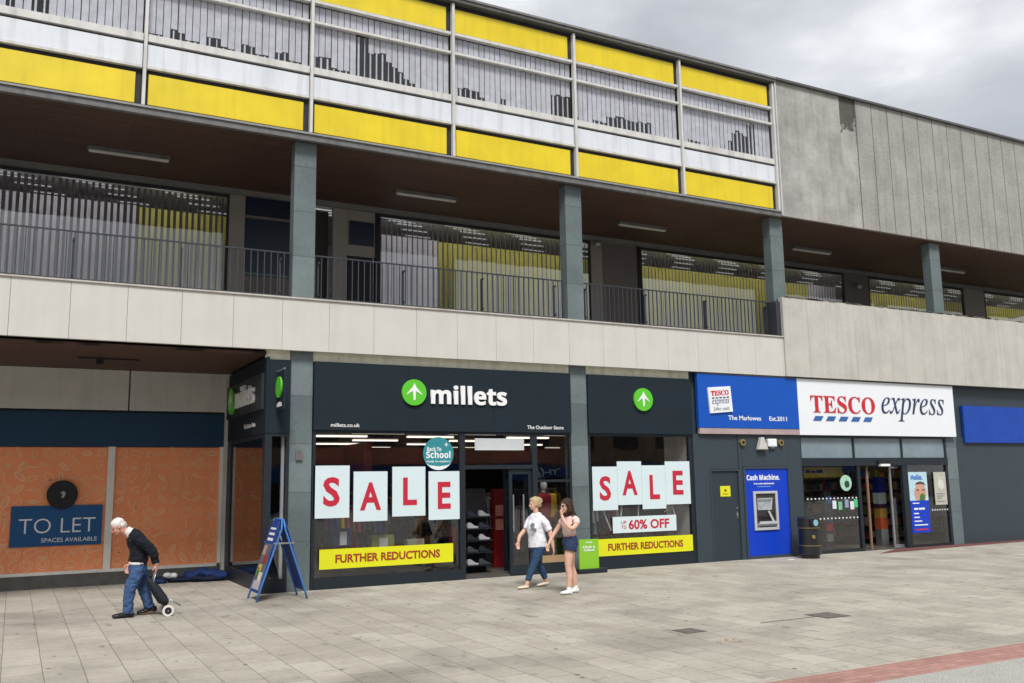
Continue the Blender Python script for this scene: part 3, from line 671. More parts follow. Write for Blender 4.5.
# right window
sf2 = thing('glazed_shopfront', (12.2, .08, 0), 'charcoal framed display window right of the second column with stepped sale posters', 'shopfront')
F_ = MB(); fr(10.845, 10.90, 0, 2.883); fr(13.58, 13.675, 0, 2.883); fr(10.90, 13.58, 0, .25, -.02, .09); fr(10.90, 13.58, 2.83, 2.883)
F_.obj('frame', CHARF, sf2); bx(10.90, 13.58, .04, .046, .25, 2.83).obj('pane', GL, sf2)

# posters
def letter_poster(c, x0, x1, z0, z1, lab, seed):
    t = thing('letter_poster', ((x0 + x1) / 2, .03, z0), lab, 'poster')
    bx(x0, x1, .0, .012, z0, z1).obj('sheet', PAPER, t)
    w_ = (x1 - x0); lw = {'S': .46, 'A': .62, 'L': .42, 'E': .42}[c] * w_; cx = (x0 + x1) / 2 + (.02 if c == 'L' else 0)
    text(c, cx - lw / 2, cx + lw / 2, z0 + (z1 - z0) * .22, z0 + (z1 - z0) * .78, -.001, .003, .028).obj('letter', RED, t)
L1 = [('S', 4.84, 5.53, 1.27, 2.23), ('A', 5.61, 6.28, 1.19, 2.115), ('L', 6.38, 7.06, 1.26, 2.20), ('E', 7.13, 7.79, 1.17, 2.105)]
for i, (c, a, b, p, q) in enumerate(L1): letter_poster(c, a, b, p, q, 'pale poster with red letter %s in the wide left sale window' % c, i)
L2 = [('S', 10.93, 11.57, 1.24, 2.17), ('A', 11.575, 12.22, 1.34, 2.28), ('L', 12.225, 12.87, 1.235, 2.19), ('E', 12.875, 13.57, 1.32, 2.275)]
for i, (c, a, b, p, q) in enumerate(L2): letter_poster(c, a, b, p, q, 'pale poster with red letter %s in the right-hand window, above the 60%% banner' % c, i)
for (a, b, p, q, lab) in ((4.97, 7.64, .355, .71, 'yellow banner reading FURTHER REDUCTIONS low in the wide left window'), (10.97, 13.565, .28, .635, 'yellow banner reading FURTHER REDUCTIONS low in the right window, under the 60% banner')):
    t = thing('sale_banner', ((a + b) / 2, .03, p), lab, 'banner', 'yellow banners in the sale windows')
    bx(a, b, -.012, -.002, p, q).obj('sheet', LIME, t)
    text('FURTHER REDUCTIONS', a + .30, b - .28, p + .10, q - .10, -.013, .003, .034).obj('lettering', DKRED, t)
t = thing('discount_banner', (12.27, .03, .74), 'pale banner reading UP TO 60% OFF between red letters and yellow banner', 'banner')
bx(11.42, 13.13, .0, .010, .745, 1.09).obj('sheet', PAPER, t)
text('60% OFF', 11.83, 12.93, .81, 1.02, -.001, .003, .028).obj('lettering', RED, t)
text('UP', 11.64, 11.77, .93, 1.00, -.001, .003, .01).obj('lettering', RED, t); text('TO', 11.64, 11.77, .83, .90, -.001, .003, .01).obj('lettering', RED, t)
mb = MB().tube([(11.25, .12, 1.24), (11.45, .12, .80)], .018, 6).tube([(13.1, .12, 1.32), (13.22, .12, 1.0)], .018, 6).tube([(13.15, .12, 1.32), (12.9, .12, 1.15)], .012, 6).tube([(11.75, .12, 1.34), (11.72, .12, 1.09)], .02, 6).tube([(12.2, .12, 1.34), (12.18, .12, 1.09)], .014, 6)
mb.obj('support_arm', SGNW, t)
t = thing('round_poster', (7.34, .02, 2.12), 'round teal window poster reading Back To School above red letter E', 'poster')
MB().disc((7.345, .012, 2.45), .325, 'Y', .012, 44).obj('sheet', TEAL, t)
text('Back To', 7.10, 7.40, 2.50, 2.58, .005, .003, .008, 'b').obj('lettering', SGNW, t)
text('School', 7.08, 7.60, 2.36, 2.50, .005, .003, .01, 'b').obj('lettering', SGNW, t)
text('ready to explore', 7.08, 7.60, 2.27, 2.32, .005, .003, .02).obj('lettering', SGNW, t)
arrow(7.51, 2.62, .005, .07).obj('arrow_mark', SGNW, t)
mb = MB(); pts = []
for i in range(13):
    a_ = R(215 + 110 * i / 12); pts.append((7.345 + .32 * math.cos(a_), .005, 2.45 + .32 * math.sin(a_)))
pts += [(7.345 + .20, .005, 2.45 - .225), (7.345, .005, 2.45 - .25), (7.345 - .20, .005, 2.45 - .225)]
mb.poly(pts[:13] + pts[13:], (0, -.002, 0)); mb.obj('lower_band', SGNW, t)
bx(8.28, 9.40, .24, .30, 2.53, 2.77).obj('hanging_lightbox', emit('lightbox', (235, 240, 240), .55), label='blank white lightbox hanging above the shop doorway', cat='lightbox')

# ---- inside the outdoor shop
i = 0; ROWS = (1.2, 2.4, 3.9, 5.8, 8.0, 10.6, 13.8, 17.6); WORD = ('first', 'second', 'third', 'fourth', 'fifth', 'sixth', 'seventh', 'last')
for r_, yy in enumerate(ROWS):
    for c_i, xg in enumerate(((4.9, 6.7, 8.9, 11.3, 12.6) if r_ % 2 == 0 else (5.6, 7.6, 9.8, 12.0))):
        x = xg * (1 + yy / 16.8)
        if r_ < 4 and x > 12.7: continue
        lab = '%s lit strip light in the %s row of the outdoor shop ceiling' % (('leftmost', 'left of centre', 'central', 'right of centre', 'rightmost')[c_i], WORD[r_])
        if i == 0:
            sl = bx(x, x + 1.2, yy, yy + .10, 2.96, 3.0).obj('strip_light', TUBE, label=lab, cat='strip light', group='lit strip lights inside the outdoor shop'); z_ = sl.location.z
        else:
            c = sl.copy(); COL.objects.link(c); c.location = (x + .6, yy + .05, z_); c['label'] = lab
        i += 1
mb = MB().box(5.4, 13.6, 4.6, 4.85, 2.35, 2.75).box(6.9, 7.1, 3.2, 4.6, 2.1, 2.8); mb.obj('cross_beam', REDBEAM, B)
GARC = [(40, 44, 60), (30, 60, 110), (150, 40, 50), (60, 64, 70), (196, 160, 40), (90, 40, 80), (60, 110, 100), (170, 170, 175), (110, 60, 40), (30, 32, 36)]
GMATS = [mat('garment_%s' % n, c, .85, .15, 8) for n, c in zip(('navy', 'blue', 'red', 'grey', 'mustard', 'plum', 'teal', 'silver', 'brown', 'black'), GARC)]
def garment(mb, x, y, z, h, w_, th, rnd):
    p = [(-.08, 0), (.08, 0), (.5, -.12), (.62, -.6), (.48, -.62), (.40, -.3), (.38, -1), (-.38, -1), (-.40, -.3), (-.48, -.62), (-.62, -.6), (-.5, -.12)]
    mb.poly([(x + th * rnd.uniform(-.1, .1), y + a * w_, z + b * h) for a, b in p], (th, 0, 0))
def clothes_rail(x, y, label, seed, ln=1.3, h=1.5):
    rnd = random.Random(seed); t = thing('clothes_rail', (x, y, .03), label, 'clothes rail', 'clothes rails inside the outdoor shop')
    f = MB().tube([(x, y, h), (x + ln, y, h)], .014, 8)
    for q in (x, x + ln): f.tube([(q, y, .03), (q, y, h)], .016, 8); f.box(q - .02, q + .02, y - .25, y + .25, .03, .06)
    f.obj('rail_frame', SILV, t); n = int(ln / .11)
    for k in range(n):
        g_ = MB(); garment(g_, x + .06 + k * .11, y, h - .03, rnd.uniform(.65, .9), .5, .06, rnd); g_.obj('garment', GMATS[(seed + k // 3) % 10 if rnd.random() < .7 else rnd.randrange(10)], t)
RL = ['rail of jackets behind posters S and A in wide window, nearest the glass', 'rail of jackets behind posters A and L in wide window, second from the glass', 'rail of jackets deep behind poster S of the wide window',
      'rail of jackets behind poster L, third back from the glass', 'rail of jackets straight inside the doorway, behind the trainers', 'rail of jackets behind the mannequin in the narrow window', 'rail of jackets behind poster S in the right window, nearest the glass',
      'rail of jackets behind posters L and E of the right window', 'rail of jackets deep behind poster A of the right window', 'rail of jackets far inside, behind the red promotional stand', 'rail of jackets at the back of the shop behind poster A', 'rail of jackets at the back of the shop behind the right window']
for k, (x, y) in enumerate(((5.1, 1.3), (6.6, 2.2), (5.3, 3.4), (7.4, 4.0), (8.6, 3.0), (10.2, 2.4), (11.3, 1.5), (12.6, 2.4), (11.6, 3.8), (9.6, 5.2), (6.4, 5.6), (12.4, 5.4))):
    clothes_rail(x, y, RL[k], k, 1.25 if k % 2 else 1.45, 1.45 + .12 * (k % 3))
clothes_rail(9.55, .9, 'short rail of bright jackets just behind the door handles', 12, .75, 1.35); clothes_rail(9.1, 3.6, 'rail of jackets deep inside the doorway past the red stand', 14, 1.3, 1.6)
# red promotional column in doorway
t = thing('display_stand', (8.92, 1.6, .03), 'tall red promotional stand with two pale squares inside the doorway', 'display stand')
bx(9.36, 9.66, 1.6, 1.75, .03, 1.72).obj('panel', mat('stand_red', (140, 26, 32), .5), t)
for z in (.83, 1.13): bx(9.40, 9.62, 1.585, 1.599, z, z + .24).obj('label_sheet', mat('stand_tag', (226, 150, 130), .6), t)
# shoe display
t = thing('shoe_display', (8.2, .7, .03), 'tall black display of trainers just inside the doorway', 'shoe rack')
bx(8.22, 8.84, .95, .98, .03, 1.75).obj('back_panel', BLACK, t)
for k, z in enumerate((.18, .44, .68, .92, 1.16)):
    bx(8.22, 8.84, .62, .95, z, z + .015).obj('shelf', CHARF, t)
    for j in range(2):
        x = 8.28 + j * .28; s = MB(); c_ = [(0, .0), (.24, .0), (.25, .035), (.17, .05), (.11, .09), (.07, .12), (.01, .12), (-.005, .05)]
        s.poly([(x + a, .66 + j * .03, z + .018 + b_) for a, b_ in c_], (0, .09, 0)); s.obj('shoe', GMATS[(7, 3, 9, 7, 0)[(k + j) % 5]], t, bevel=.012)
# mannequins
def mannequin(x, y, z0, topm, label, botm, h=1.0, hat=None, facing=1):
    t = thing('mannequin', (x, y, z0), label, 'mannequin')
    s = h
    MB().tube([(x, y, z0 + .78 * s), (x, y, z0 + .95 * s), (x, y, z0 + 1.2 * s), (x, y, z0 + 1.38 * s), (x, y, z0 + 1.44 * s)], [(.11, .16), (.10, .14), (.12, .19), (.11, .2), (.06, .08)], 16, ref=(0, 1, 0)).tube([(x - .2, y, z0 + 1.38 * s), (x - .25, y - .02, z0 + 1.1 * s), (x - .24, y - .06, z0 + .82 * s)], [.06, .055, .045], 10).tube([(x + .2, y, z0 + 1.38 * s), (x + .25, y - .02, z0 + 1.1 * s), (x + .24, y - .06, z0 + .82 * s)], [.06, .055, .045], 10).obj('jacket', topm, t, smooth=True)
    MB().tube([(x - .08, y, z0 + .8 * s), (x - .09, y, z0 + .4 * s), (x - .1, y, z0 + .04)], [.085, .07, .06], 12).tube([(x + .08, y, z0 + .8 * s), (x + .09, y, z0 + .4 * s), (x + .1, y, z0 + .04)], [.085, .07, .06], 12).obj('trousers', botm, t, smooth=True)
    MB().ball((x, y - .01, z0 + 1.60 * s), (.075, .09, .115)).tube([(x, y, z0 + 1.42 * s), (x, y, z0 + 1.55 * s)], .05, 10).obj('head', mat('mannequin_white', (205, 205, 205), .5), t, smooth=True)
mannequin(10.0, .5, .22, GMATS[2], 'mannequin in red jacket with mustard trim in the narrow window by the doorway', GMATS[9], .98)
bx(10.13, 10.30, .42, .60, 1.1, 1.62).obj('hanging_fleece', GMATS[4], label='mustard fleece hanging beside the mannequin in the narrow window', cat='fleece', bevel=.04)
mannequin(8.35, 1.4, .1, GMATS[9], 'black clad mannequin standing behind the trainers display', GMATS[2], 1.08)
mannequin(8.85, 2.4, .1, GMATS[6], 'grey green clad mannequin further inside the doorway', GMATS[3], 1.0)
mannequin(13.2, 1.2, .1, GMATS[9], 'dark mannequin behind the red letter E in right window', GMATS[3], 1.1)
# window boxes / bags in left window
def packbox(x, z0, w_, h, m_, lab, tagm=True):
    t = thing('display_box', (x, .4, z0), lab, 'display box')
    bx(x - w_ / 2, x + w_ / 2, .32, .55, z0, z0 + h).obj('box', m_, t, bevel=.02)
    if tagm: bx(x - w_ * .18, x + w_ * .18, .30, .318, z0 + h * .1, z0 + h * .85).obj('price_card', SGNW, t)
packbox(5.52, .72, .36, .33, GMATS[1], 'blue boxed item with white card above left end of yellow banner')
packbox(6.32, .62, .46, .28, mat('olive_box', (150, 158, 60), .6), 'olive green boxed item with white card above the middle of yellow banner')
packbox(7.0, .60, .36, .20, mat('cream_box', (190, 184, 160), .6), 'cream boxed item behind the right end of yellow banner', False)
bx(4.9, 7.8, .15, 1.0, .03, .42).obj('window_plinth', mat('display_plinth', (60, 60, 62), .6), label='low dark display plinth inside the left sale window', cat='plinth')
bx(10.92, 13.55, .15, 1.0, .03, .40).obj('window_plinth', mat('display_plinth', (60, 60, 62), .6), label='low dark display plinth inside the right sale window', cat='plinth')
# camp chairs (thin tube frames) on the plinth
for (x, lab) in ((6.45, 'thin folding stool frame left of centre under yellow banner'), (7.2, 'thin folding stool frame at right end under yellow banner')):
    mb = MB()
    for dx in (0, .4):
        mb.tube([(x + dx - .15, .2, .421), (x + dx + .12, .2, .66)], .009, 6).tube([(x + dx + .15, .2, .421), (x + dx - .12, .2, .66)], .009, 6)
    mb.obj('stool_frame', SILV, label=lab, cat='stool')
# lower right items behind narrow window
for k, (z, m_) in enumerate(((.36, 7), (.62, 6), (.86, 3), (1.08, 1))):
    bx(9.66, 10.3, .75, 1.0, z + .0, z + .17).obj('folded_stock', GMATS[m_], label='folded stock on shelf behind the narrow window, row %s from the floor' % ('one', 'two', 'three', 'four')[k], cat='folded clothes', bevel=.04)

# green stand by second column
t = thing('floor_sign', (10.58, -.38, 0), 'lime green floor sign in dark base below the second slate column', 'sign')
bx(10.22, 10.90, -.52, -.28, 0, .09).obj('base', CHARF, t, bevel=.01)
bx(10.29, 10.76, -.42, -.39, .09, .68).obj('board', LGREEN, t)
text('Free', 10.45, 10.60, .60, .635, -.421, .003, .02, 'b').obj('lettering', SGNW, t)
text('Click &', 10.37, 10.68, .50, .55, -.421, .003, .02, 'b').obj('lettering', SGNW, t); text('Collect', 10.40, 10.66, .44, .485, -.421, .003, .02, 'b').obj('lettering', SGNW, t)
# small control box on first column
bx(4.50, 4.62, -.04, .0, 2.33, 2.50).obj('junction_box', STEEL, label='small grey box fixed on the first slate column', cat='box')

# ------------------------------------------------------------------ convenience store
ts = thing('convenience_shopfront', (18, 0, 0), 'slate grey clad shopfront with glazed sliding entrance and blue cash panel', 'shopfront')
for a, b in ((13.68, 14.13), (15.02, 15.12), (16.60, 17.02)): bx(a, b, -.03, .10, 0, 2.9).obj('cladding', SLGREY, ts)
bx(14.135, 15.015, -.015, .10, 2.09, 2.9).obj('cladding', SLGREY, ts); bx(15.125, 16.595, -.03, .10, 2.15, 2.9).obj('cladding', SLGREY, ts)
MB().box(14.13, 14.17, -.04, .05, 0, 2.085).box(14.98, 15.02, -.04, .05, 0, 2.085).box(14.17, 14.98, -.04, .05, 2.045, 2.085).obj('door_frame', SLGREY, ts)
d = bx(14.172, 14.978, .0, .05, .01, 2.043).obj('service_door', mat('service_door', (48, 59, 67), .5, .05), ts)
MB().box(14.86, 14.93, -.035, -.001, 1.02, 1.05).box(14.90, 14.93, -.012, -.001, .96, 1.10).box(14.90, 14.93, -.02, -.001, 1.17, 1.21).obj('handle', SILV, d)
bx(14.44, 14.74, -.006, -.001, 1.46, 1.70).obj('yellow_notice', LIME, d)
MB().disc((14.59, -.008, 1.60), .035, 'Y', .003, 16).box(14.50, 14.68, -.009, -.0065, 1.51, 1.525).obj('notice_mark', DKRED, d)
t = thing('cash_machine', (15.86, -.02, 0), 'blue cash machine panel with steel surround set in slate grey wall', 'cash machine')
mb = MB().box(15.125, 15.18, -.05, .0, 0, 2.145).box(16.54, 16.595, -.05, .0, 0, 2.145).box(15.18, 16.54, -.05, .0, 2.09, 2.145).box(15.18, 16.54, -.05, .0, 0, .07)
mb.obj('surround', SLGREY, t)
bx(15.18, 16.54, -.02, .0, .07, 2.09).obj('panel', CBLUE, t)
text('Cash Machine.', 15.24, 16.28, 1.82, 1.95, -.021, .004, .02, 'b').obj('lettering', SGNW, t)
text('Free cash withdrawals', 15.46, 16.10, 1.72, 1.76, -.021, .003, .02, 'b').obj('lettering', SGNW, t)
bx(15.56, 15.98, -.024, -.021, 1.66, 1.675).obj('lettering', mat('pale_blue_ink', (130, 170, 230), .5), t)
mb = MB().box(15.40, 15.47, -.06, -.021, .65, 1.56).box(16.09, 16.16, -.06, -.021, .65, 1.56).box(15.47, 16.09, -.06, -.021, 1.50, 1.56).box(15.47, 16.09, -.06, -.021, .65, .72)
mb.obj('bezel', mat('pale_steel', (190, 193, 198), .4, .06, 8), t, bevel=.01)
bx(15.47, 16.09, -.028, -.021, .72, 1.50).obj('recess', mat('atm_dark', (60, 58, 56), .4), t)
mb = MB().poly([(15.52, -.03, 1.12), (15.96, -.03, 1.12), (16.0, -.03, 1.40), (15.52, -.03, 1.40)], (0, -.012, 0)); mb.obj('screen', mat('atm_screen', (170, 176, 178), .2, .35, 14, spec=.8), t)
bx(15.54, 15.95, -.045, -.043, 1.31, 1.37).obj('screen_header', SILV, t)
mb = MB(); mb.poly([(15.50, -.03, .74), (16.06, -.03, .74), (16.06, -.12, .80), (15.50, -.12, .80)], (0, 0, .06)); mb.obj('keypad_shelf', mat('pale_steel', (190, 193, 198), .4), t)
MB().poly([(15.80, -.05, 1.10), (15.86, -.05, 1.10), (16.0, -.05, .86), (15.93, -.05, .86)], (0, -.03, 0)).obj('hand_guard', mat('pale_steel', (190, 193, 198), .4), t)
mb = MB()
for i_ in range(4):
    for j_ in range(3): mb.box(15.62 + i_ * .06, 15.66 + i_ * .06, -.112 + j_ * .028, -.092 + j_ * .028, .862 - j_ * .018, .872 - j_ * .018)
mb.obj('keys', BLACK, t); bx(15.95, 16.03, -.06, -.03, .95, 1.06).obj('card_slot', BLACK, t); bx(15.56, 15.9, -.05, -.03, .93, .98).obj('cash_slot', BLACK, t)
# shop windows
F_ = MB(); GZ = ts
fr(17.02, 22.49, 2.14, 2.34, -.02, .10); fr(17.02, 22.49, 2.84, 2.9, -.02, .10)
fr(17.02, 17.08, 0, 2.14); fr(18.98, 19.08, 0, 2.14); fr(20.66, 20.86, 0, 2.14); fr(22.40, 22.49, 0, 2.14); fr(17.08, 18.98, 0, .07); fr(20.86, 22.40, 0, .07)
for x in (17.02, 18.88, 20.68, 22.42): fr(x, x + .06, 2.34, 2.84)
F_.obj('frame', CHARF, ts)
for a, b in ((17.08, 18.88), (18.94, 20.68), (20.74, 22.42)): bx(a, b, .03, .05, 2.34, 2.84).obj('frosted_pane', FROST, ts)
bx(17.08, 18.98, .035, .041, .07, 2.14).obj('pane', GL, ts); bx(20.86, 22.40, .035, .041, .07, 2.14).obj('pane', GL, ts)
d = MB().box(20.30, 20.36, .12, .16, .02, 2.12).box(20.86, 20.90, .12, .16, .02, 2.12).box(20.36, 20.86, .12, .16, .02, .10).box(20.36, 20.86, .12, .16, 2.06, 2.12).obj('sliding_door', SILV, ts); bx(20.36, 20.86, .135, .141, .1, 2.06).obj('pane', GL, d)
d = MB().box(19.10, 19.14, .12, .16, .02, 2.12).box(19.44, 19.50, .12, .16, .02, 2.12).obj('sliding_door', mat('door_bronze', (140, 112, 92), .4), ts)
bx(19.75, 20.1, -.10, -.02, 2.12, 2.18).obj('door_sensor', SGNW, ts); bx(19.7, 20.15, -.07, -.02, 2.18, 2.27).obj('door_sensor', BLACK, ts)
# safety dots on glass
mb = MB()
for z in (1.32, .83):
    x = 17.2
    while x < 18.9: mb.box(x, x + .04, .028, .034, z, z + .035); x += .13
x = 21.75
while x < 22.38: mb.box(x, x + .04, .028, .034, .93, .965); x += .1
mb.obj('glass_marking', SGNW, ts)

# the sign: a blue box and a white box
t = thing('shop_sign', (15.4, -.08, 2.903), 'bright blue left half of convenience store sign with small tilted white card', 'sign')
bx(13.809, 16.943, -.12, -.035, 3.041, 4.293).obj('panel', TBLUE, t)
bx(13.829, 16.943, -.11, -.035, 2.903, 3.038).obj('trim', PINKY, t)
RT = Matrix.Translation((14.44, 0, 3.692)) @ Matrix.Rotation(R(-4.5), 4, 'Y') @ Matrix.Translation((-14.44, 0, -3.692))
cdp = MB().box(14.104, 14.786, -.16, -.121, 3.397, 3.998, RT).obj('logo_card', SGNW, t)
text('TESCO', 14.175, 14.715, 3.794, 3.916, -.161, .004, .02, 'serif', RT).obj('lettering', TRED, cdp)
mb = MB()
for k in range(5): mb.poly([RT @ Vector(p) for p in ((14.185 + k * .110, -.162, 3.728), (14.257 + k * .110, -.162, 3.728), (14.277 + k * .110, -.162, 3.758), (14.206 + k * .110, -.162, 3.758))], (0, -.003, 0))
mb.obj('dashes', TINK, cdp)
text('express', 14.185, 14.705, 3.56, 3.702, -.161, .004, .0, 'it', RT).obj('lettering', TINK, cdp)
text('24hr cash', 14.206, 14.684, 3.448, 3.529, -.161, .004, .0, None, RT).obj('lettering', mat('grey_ink', (120, 120, 124), .5), cdp)
text('The Marlowes', 14.684, 15.703, 3.229, 3.336, -.121, .004, .016).obj('lettering', SGNW, t)
text('Est.2011', 15.967, 16.538, 3.229, 3.336, -.121, .004, .016).obj('lettering', SGNW, t)
t = thing('shop_sign', (19.9, -.08, 2.903), 'white sign box with red word TESCO over blue dashes and slanted word express', 'sign')
bx(16.945, 22.80, -.12, -.035, 2.903, 4.293).obj('panel', SGNW, t)
text('TESCO', 17.363, 19.654, 3.458, 3.896, -.121, .012, .0, 'serif').obj('lettering', TRED, t)
mb = MB()
for k in range(5):
    x = 17.413 + k * .443; mb.poly([(x, -.122, 3.259), (x + .275, -.122, 3.259), (x + .366, -.122, 3.377), (x + .09, -.122, 3.377)], (0, -.008, 0))
mb.obj('dashes', DASH, t)
text('express', 19.898, 22.383, 3.295, 3.916, -.121, .012, -.002, 'it').obj('lettering', TINK, t)

# small fittings above the cash machine
t = thing('wall_light', (15.68, -.1, 2.53), 'wedge shaped grey light on slate wall above cash machine', 'wall light')
MB().poly([(15.56, -.04, 2.54), (15.86, -.04, 2.54), (15.74, -.04, 2.83), (15.66, -.04, 2.83)], (0, -.12, 0)).obj('shade', FITTING, t, bevel=.015)
t = thing('alarm_unit', (16.02, -.1, 2.6), 'white box unit on slate wall above cash machine', 'alarm box')
bx(15.90, 16.18, -.12, -.031, 2.61, 2.80).obj('case', SGNW, t, bevel=.02); bx(15.97, 16.12, -.10, -.04, 2.57, 2.609).obj('lens', STEEL, t)
for x, l in ((15.13, 'round brass spotlight left of the wedge light'), (16.34, 'round brass spotlight right of the white alarm box')):
    t = thing('spotlight', (x, -.06, 2.66), l, 'spotlight', 'brass spotlights under the blue sign')
    MB().disc((x, -.065, 2.71), .075, 'Y', .07, 20).obj('ring', GOLD, t); MB().disc((x, -.103, 2.71), .04, 'Y', .01, 16).obj('lens', BLACK, t)

# posters of the convenience store
t = thing('window_poster', (21.25, .03, .36), 'tall poster with Hello heading, face photo and blue lower half', 'poster')
PX0, PX1 = 20.88, 21.60
bx(PX0, PX1, .0, .010, 1.21, 1.96).obj('photo', mat('poster_sky', (190, 220, 232), .5, .1, 3), t)
bx(PX0, PX1, .0, .010, .37, 1.208).obj('blue_half', CBLUE, t)
text('Hello.', PX0 + .08, PX0 + .54, 1.75, 1.89, -.001, .003, .02, 'b').obj('lettering', mat('hello_blue', (30, 110, 190), .5), t)
mb = MB(); pts = [(21.30 + .24 * math.cos(a_), -.002, 1.40 + .26 * math.sin(a_)) for a_ in [2 * math.pi * i / 24 for i in range(24)]]; pts = [(p[0], p[1], max(p[2], 1.212)) for p in pts if True]
mb.poly(pts, (0, -.002, 0)); mb.obj('printed_face', mat('print_skin', (206, 160, 138), .6), t)
mb = MB()
for x in (21.20, 21.42): mb.poly([(x - .05, -.005, 1.47), (x + .05, -.005, 1.47), (x + .05, -.005, 1.50), (x - .05, -.005, 1.51)], (0, -.001, 0))
mb.poly([(21.10, -.005, 1.62), (21.18, -.005, 1.69), (21.32, -.005, 1.71), (21.46, -.005, 1.68), (21.52, -.005, 1.60), (21.42, -.005, 1.635), (21.3, -.005, 1.645), (21.18, -.005, 1.63)], (0, -.001, 0)); mb.obj('printed_hair', mat('print_hair', (90, 64, 52), .6), t)
mb = MB(); mb.poly([(21.24, -.006, 1.213), (21.44, -.006, 1.213), (21.47, -.006, 1.34), (21.38, -.006, 1.40), (21.28, -.006, 1.36)], (0, -.001, 0)); mb.obj('printed_leaf', mat('print_leaf', (70, 120, 60), .6), t)
mb = MB(); rnd = random.Random(3)
bx(PX0 + .08, PX0 + .34, -.004, -.001, 1.13, 1.155).obj('lettering', SGNW, t)
MB().box(PX0 + .12, PX0 + .28, -.004, -.001, .97, 1.02).box(PX0 + .31, PX0 + .54, -.004, -.001, .97, 1.02).obj('lettering', SGNW, t)
for z, l_ in ((.86, .2), (.76, .22), (.66, .3), (.56, .52)): mb.box(PX0 + .10, PX0 + .10 + l_, -.004, -.001, z, z + .03)
mb.obj('printed_lines', SGNW, t)
bx(PX0 + .1, PX0 + .62, -.004, -.001, .44, .475).obj('printed_strip', TRED, t)
t = thing('window_poster', (22.1, .03, 1.08), 'pale grey printed poster hung at the far right of the shop window', 'poster')
bx(21.88, 22.36, .0, .010, 1.08, 1.95).obj('sheet', mat('grey_poster', (190, 190, 176), .6, .12, 6), t)
mb = MB().disc((22.14, -.003, 1.62), .13, 'Y', .004, 20); mb.obj('printed_shape', mat('grey_print', (216, 216, 206), .6), t)
mb = MB()
for z, l_ in ((1.36, .34), (1.30, .30), (1.24, .2), (1.16, .32)): mb.box(21.94, 21.94 + l_, -.004, -.001, z, z + .02)
mb.obj('printed_lines', mat('grey_ink', (120, 120, 124), .5), t)
MB().disc((18.57, .026, 1.71), .20, 'Y', .008, 28).obj('round_sticker', mat('sticker_green', (170, 214, 190), .5, .15, 12), label='round pale green sticker high on left store window', cat='sticker')
mb = MB(); MB().disc((18.60, .02, 1.68), .09, 'Y', .003, 18).obj('sticker_centre', mat('sticker_dark', (40, 74, 60), .5), label='dark emblem in the centre of the round green sticker', cat='emblem')
for k, (x, z, c, l) in enumerate(((18.12, 1.08, (225, 232, 236), 'white card'), (18.32, 1.05, (120, 190, 150), 'green card'), (18.55, 1.10, (150, 160, 190), 'mauve card'), (18.74, 1.05, (225, 232, 236), 'second white card'), (18.88, 1.10, (80, 190, 130), 'bright green card'))):
    bx(x - .07, x + .06, .020, .030, z, z + .2).obj('window_card', mat('card_%d' % k, c, .5), label='%s low on the left store window near the doorway' % l, cat='card')
t = thing('window_banner', (18.0, .3, 1.84), 'yellow banner with dark print inside top of left store window', 'banner')
bx(17.40, 18.75, .28, .29, 1.86, 2.12).obj('sheet', mat('mustard_banner', (196, 180, 40), .6, .15, 6), t)
MB().box(17.46, 17.62, .276, .279, 1.97, 2.05).box(17.65, 17.8, .276, .279, 1.97, 2.03).box(17.83, 18.05, .276, .279, 1.97, 2.05).obj('lettering', BLACK, t)

# ---- inside the store
bx(18.6, 20.6, 1.6, 1.7, 2.82, 2.89).obj('strip_light', TUBE, label='lit strip light inside the convenience store behind left window', cat='strip light')
bx(21.2, 23.2, 1.2, 1.3, 2.82, 2.89).obj('strip_light', TUBE, label='lit strip light inside the convenience store entrance', cat='strip light')
PC = [mat('pack_%d' % k, c, .6) for k, c in enumerate(((150, 60, 50), (190, 150, 70), (90, 60, 50), (60, 90, 140), (180, 180, 170), (110, 130, 70), (60, 60, 62), (200, 120, 60)))]
def shelves(x0, x1, y, label, seed, h=2.2, ang=None):
    rnd = random.Random(seed); t = thing('stocked_shelves', ((x0 + x1) / 2, y, .02), label, 'shelves')
    bx(x0, x1, y + .38, y + .42, .02, h).obj('back_panel', SHOPWALL, t)
    k = 0; z = .15
    while z < h - .15:
        bx(x0, x1, y, y + .38, z, z + .03).obj('shelf', mat('shelf_wood', (150, 112, 84), .6), t)
        groups = {}
        x = x0 + .02
        while x < x1 - .08:
            w_ = rnd.uniform(.06, .14); c = rnd.randrange(8); groups.setdefault(c, MB()).box(x, x + w_ - .01, y + .03, y + .25, z + .031, z + .031 + rnd.uniform(.12, .24)); x += w_
        for c, g_ in groups.items(): g_.obj('product_row', PC[c], t)
        z += .33
shelves(18.9, 22.3, 2.8, 'stocked shelves deep inside the store behind left window', 1)
shelves(21.1, 23.4, 1.7, 'stocked wooden shelves seen through the open store entrance', 2)
shelves(24.0, 27.4, 2.6, 'stocked shelves deep inside the store behind the posters', 3)
shelves(7.0, 12.5, 9.5, 'stocked shelving far back in the outdoor shop behind left window', 7, 2.0)
shelves(14.5, 19.5, 10.5, 'stocked shelving far back in the outdoor shop behind right window', 8, 2.0)
t = thing('promotion_stand', (20.92, .9, .02), 'narrow promotional stand in blue, purple and orange bands inside the entrance', 'display stand')
for z0, z1, m_ in ((.02, .45, SILV), (.45, .75, mat('orange_band', (206, 96, 60), .5)), (.75, 1.0, PC[1]), (1.0, 1.12, GMATS[5]), (1.12, 1.42, PAPER), (1.42, 1.85, mat('deep_blue_band', (30, 44, 140), .5))):
    bx(20.76, 21.03, .9, 1.10, z0, z1 - .004).obj('band', m_, t)
t = thing('leaflet_stand', (18.35, .5, .02), 'slim leaflet stand with small coloured sheets behind left store window', 'display stand')
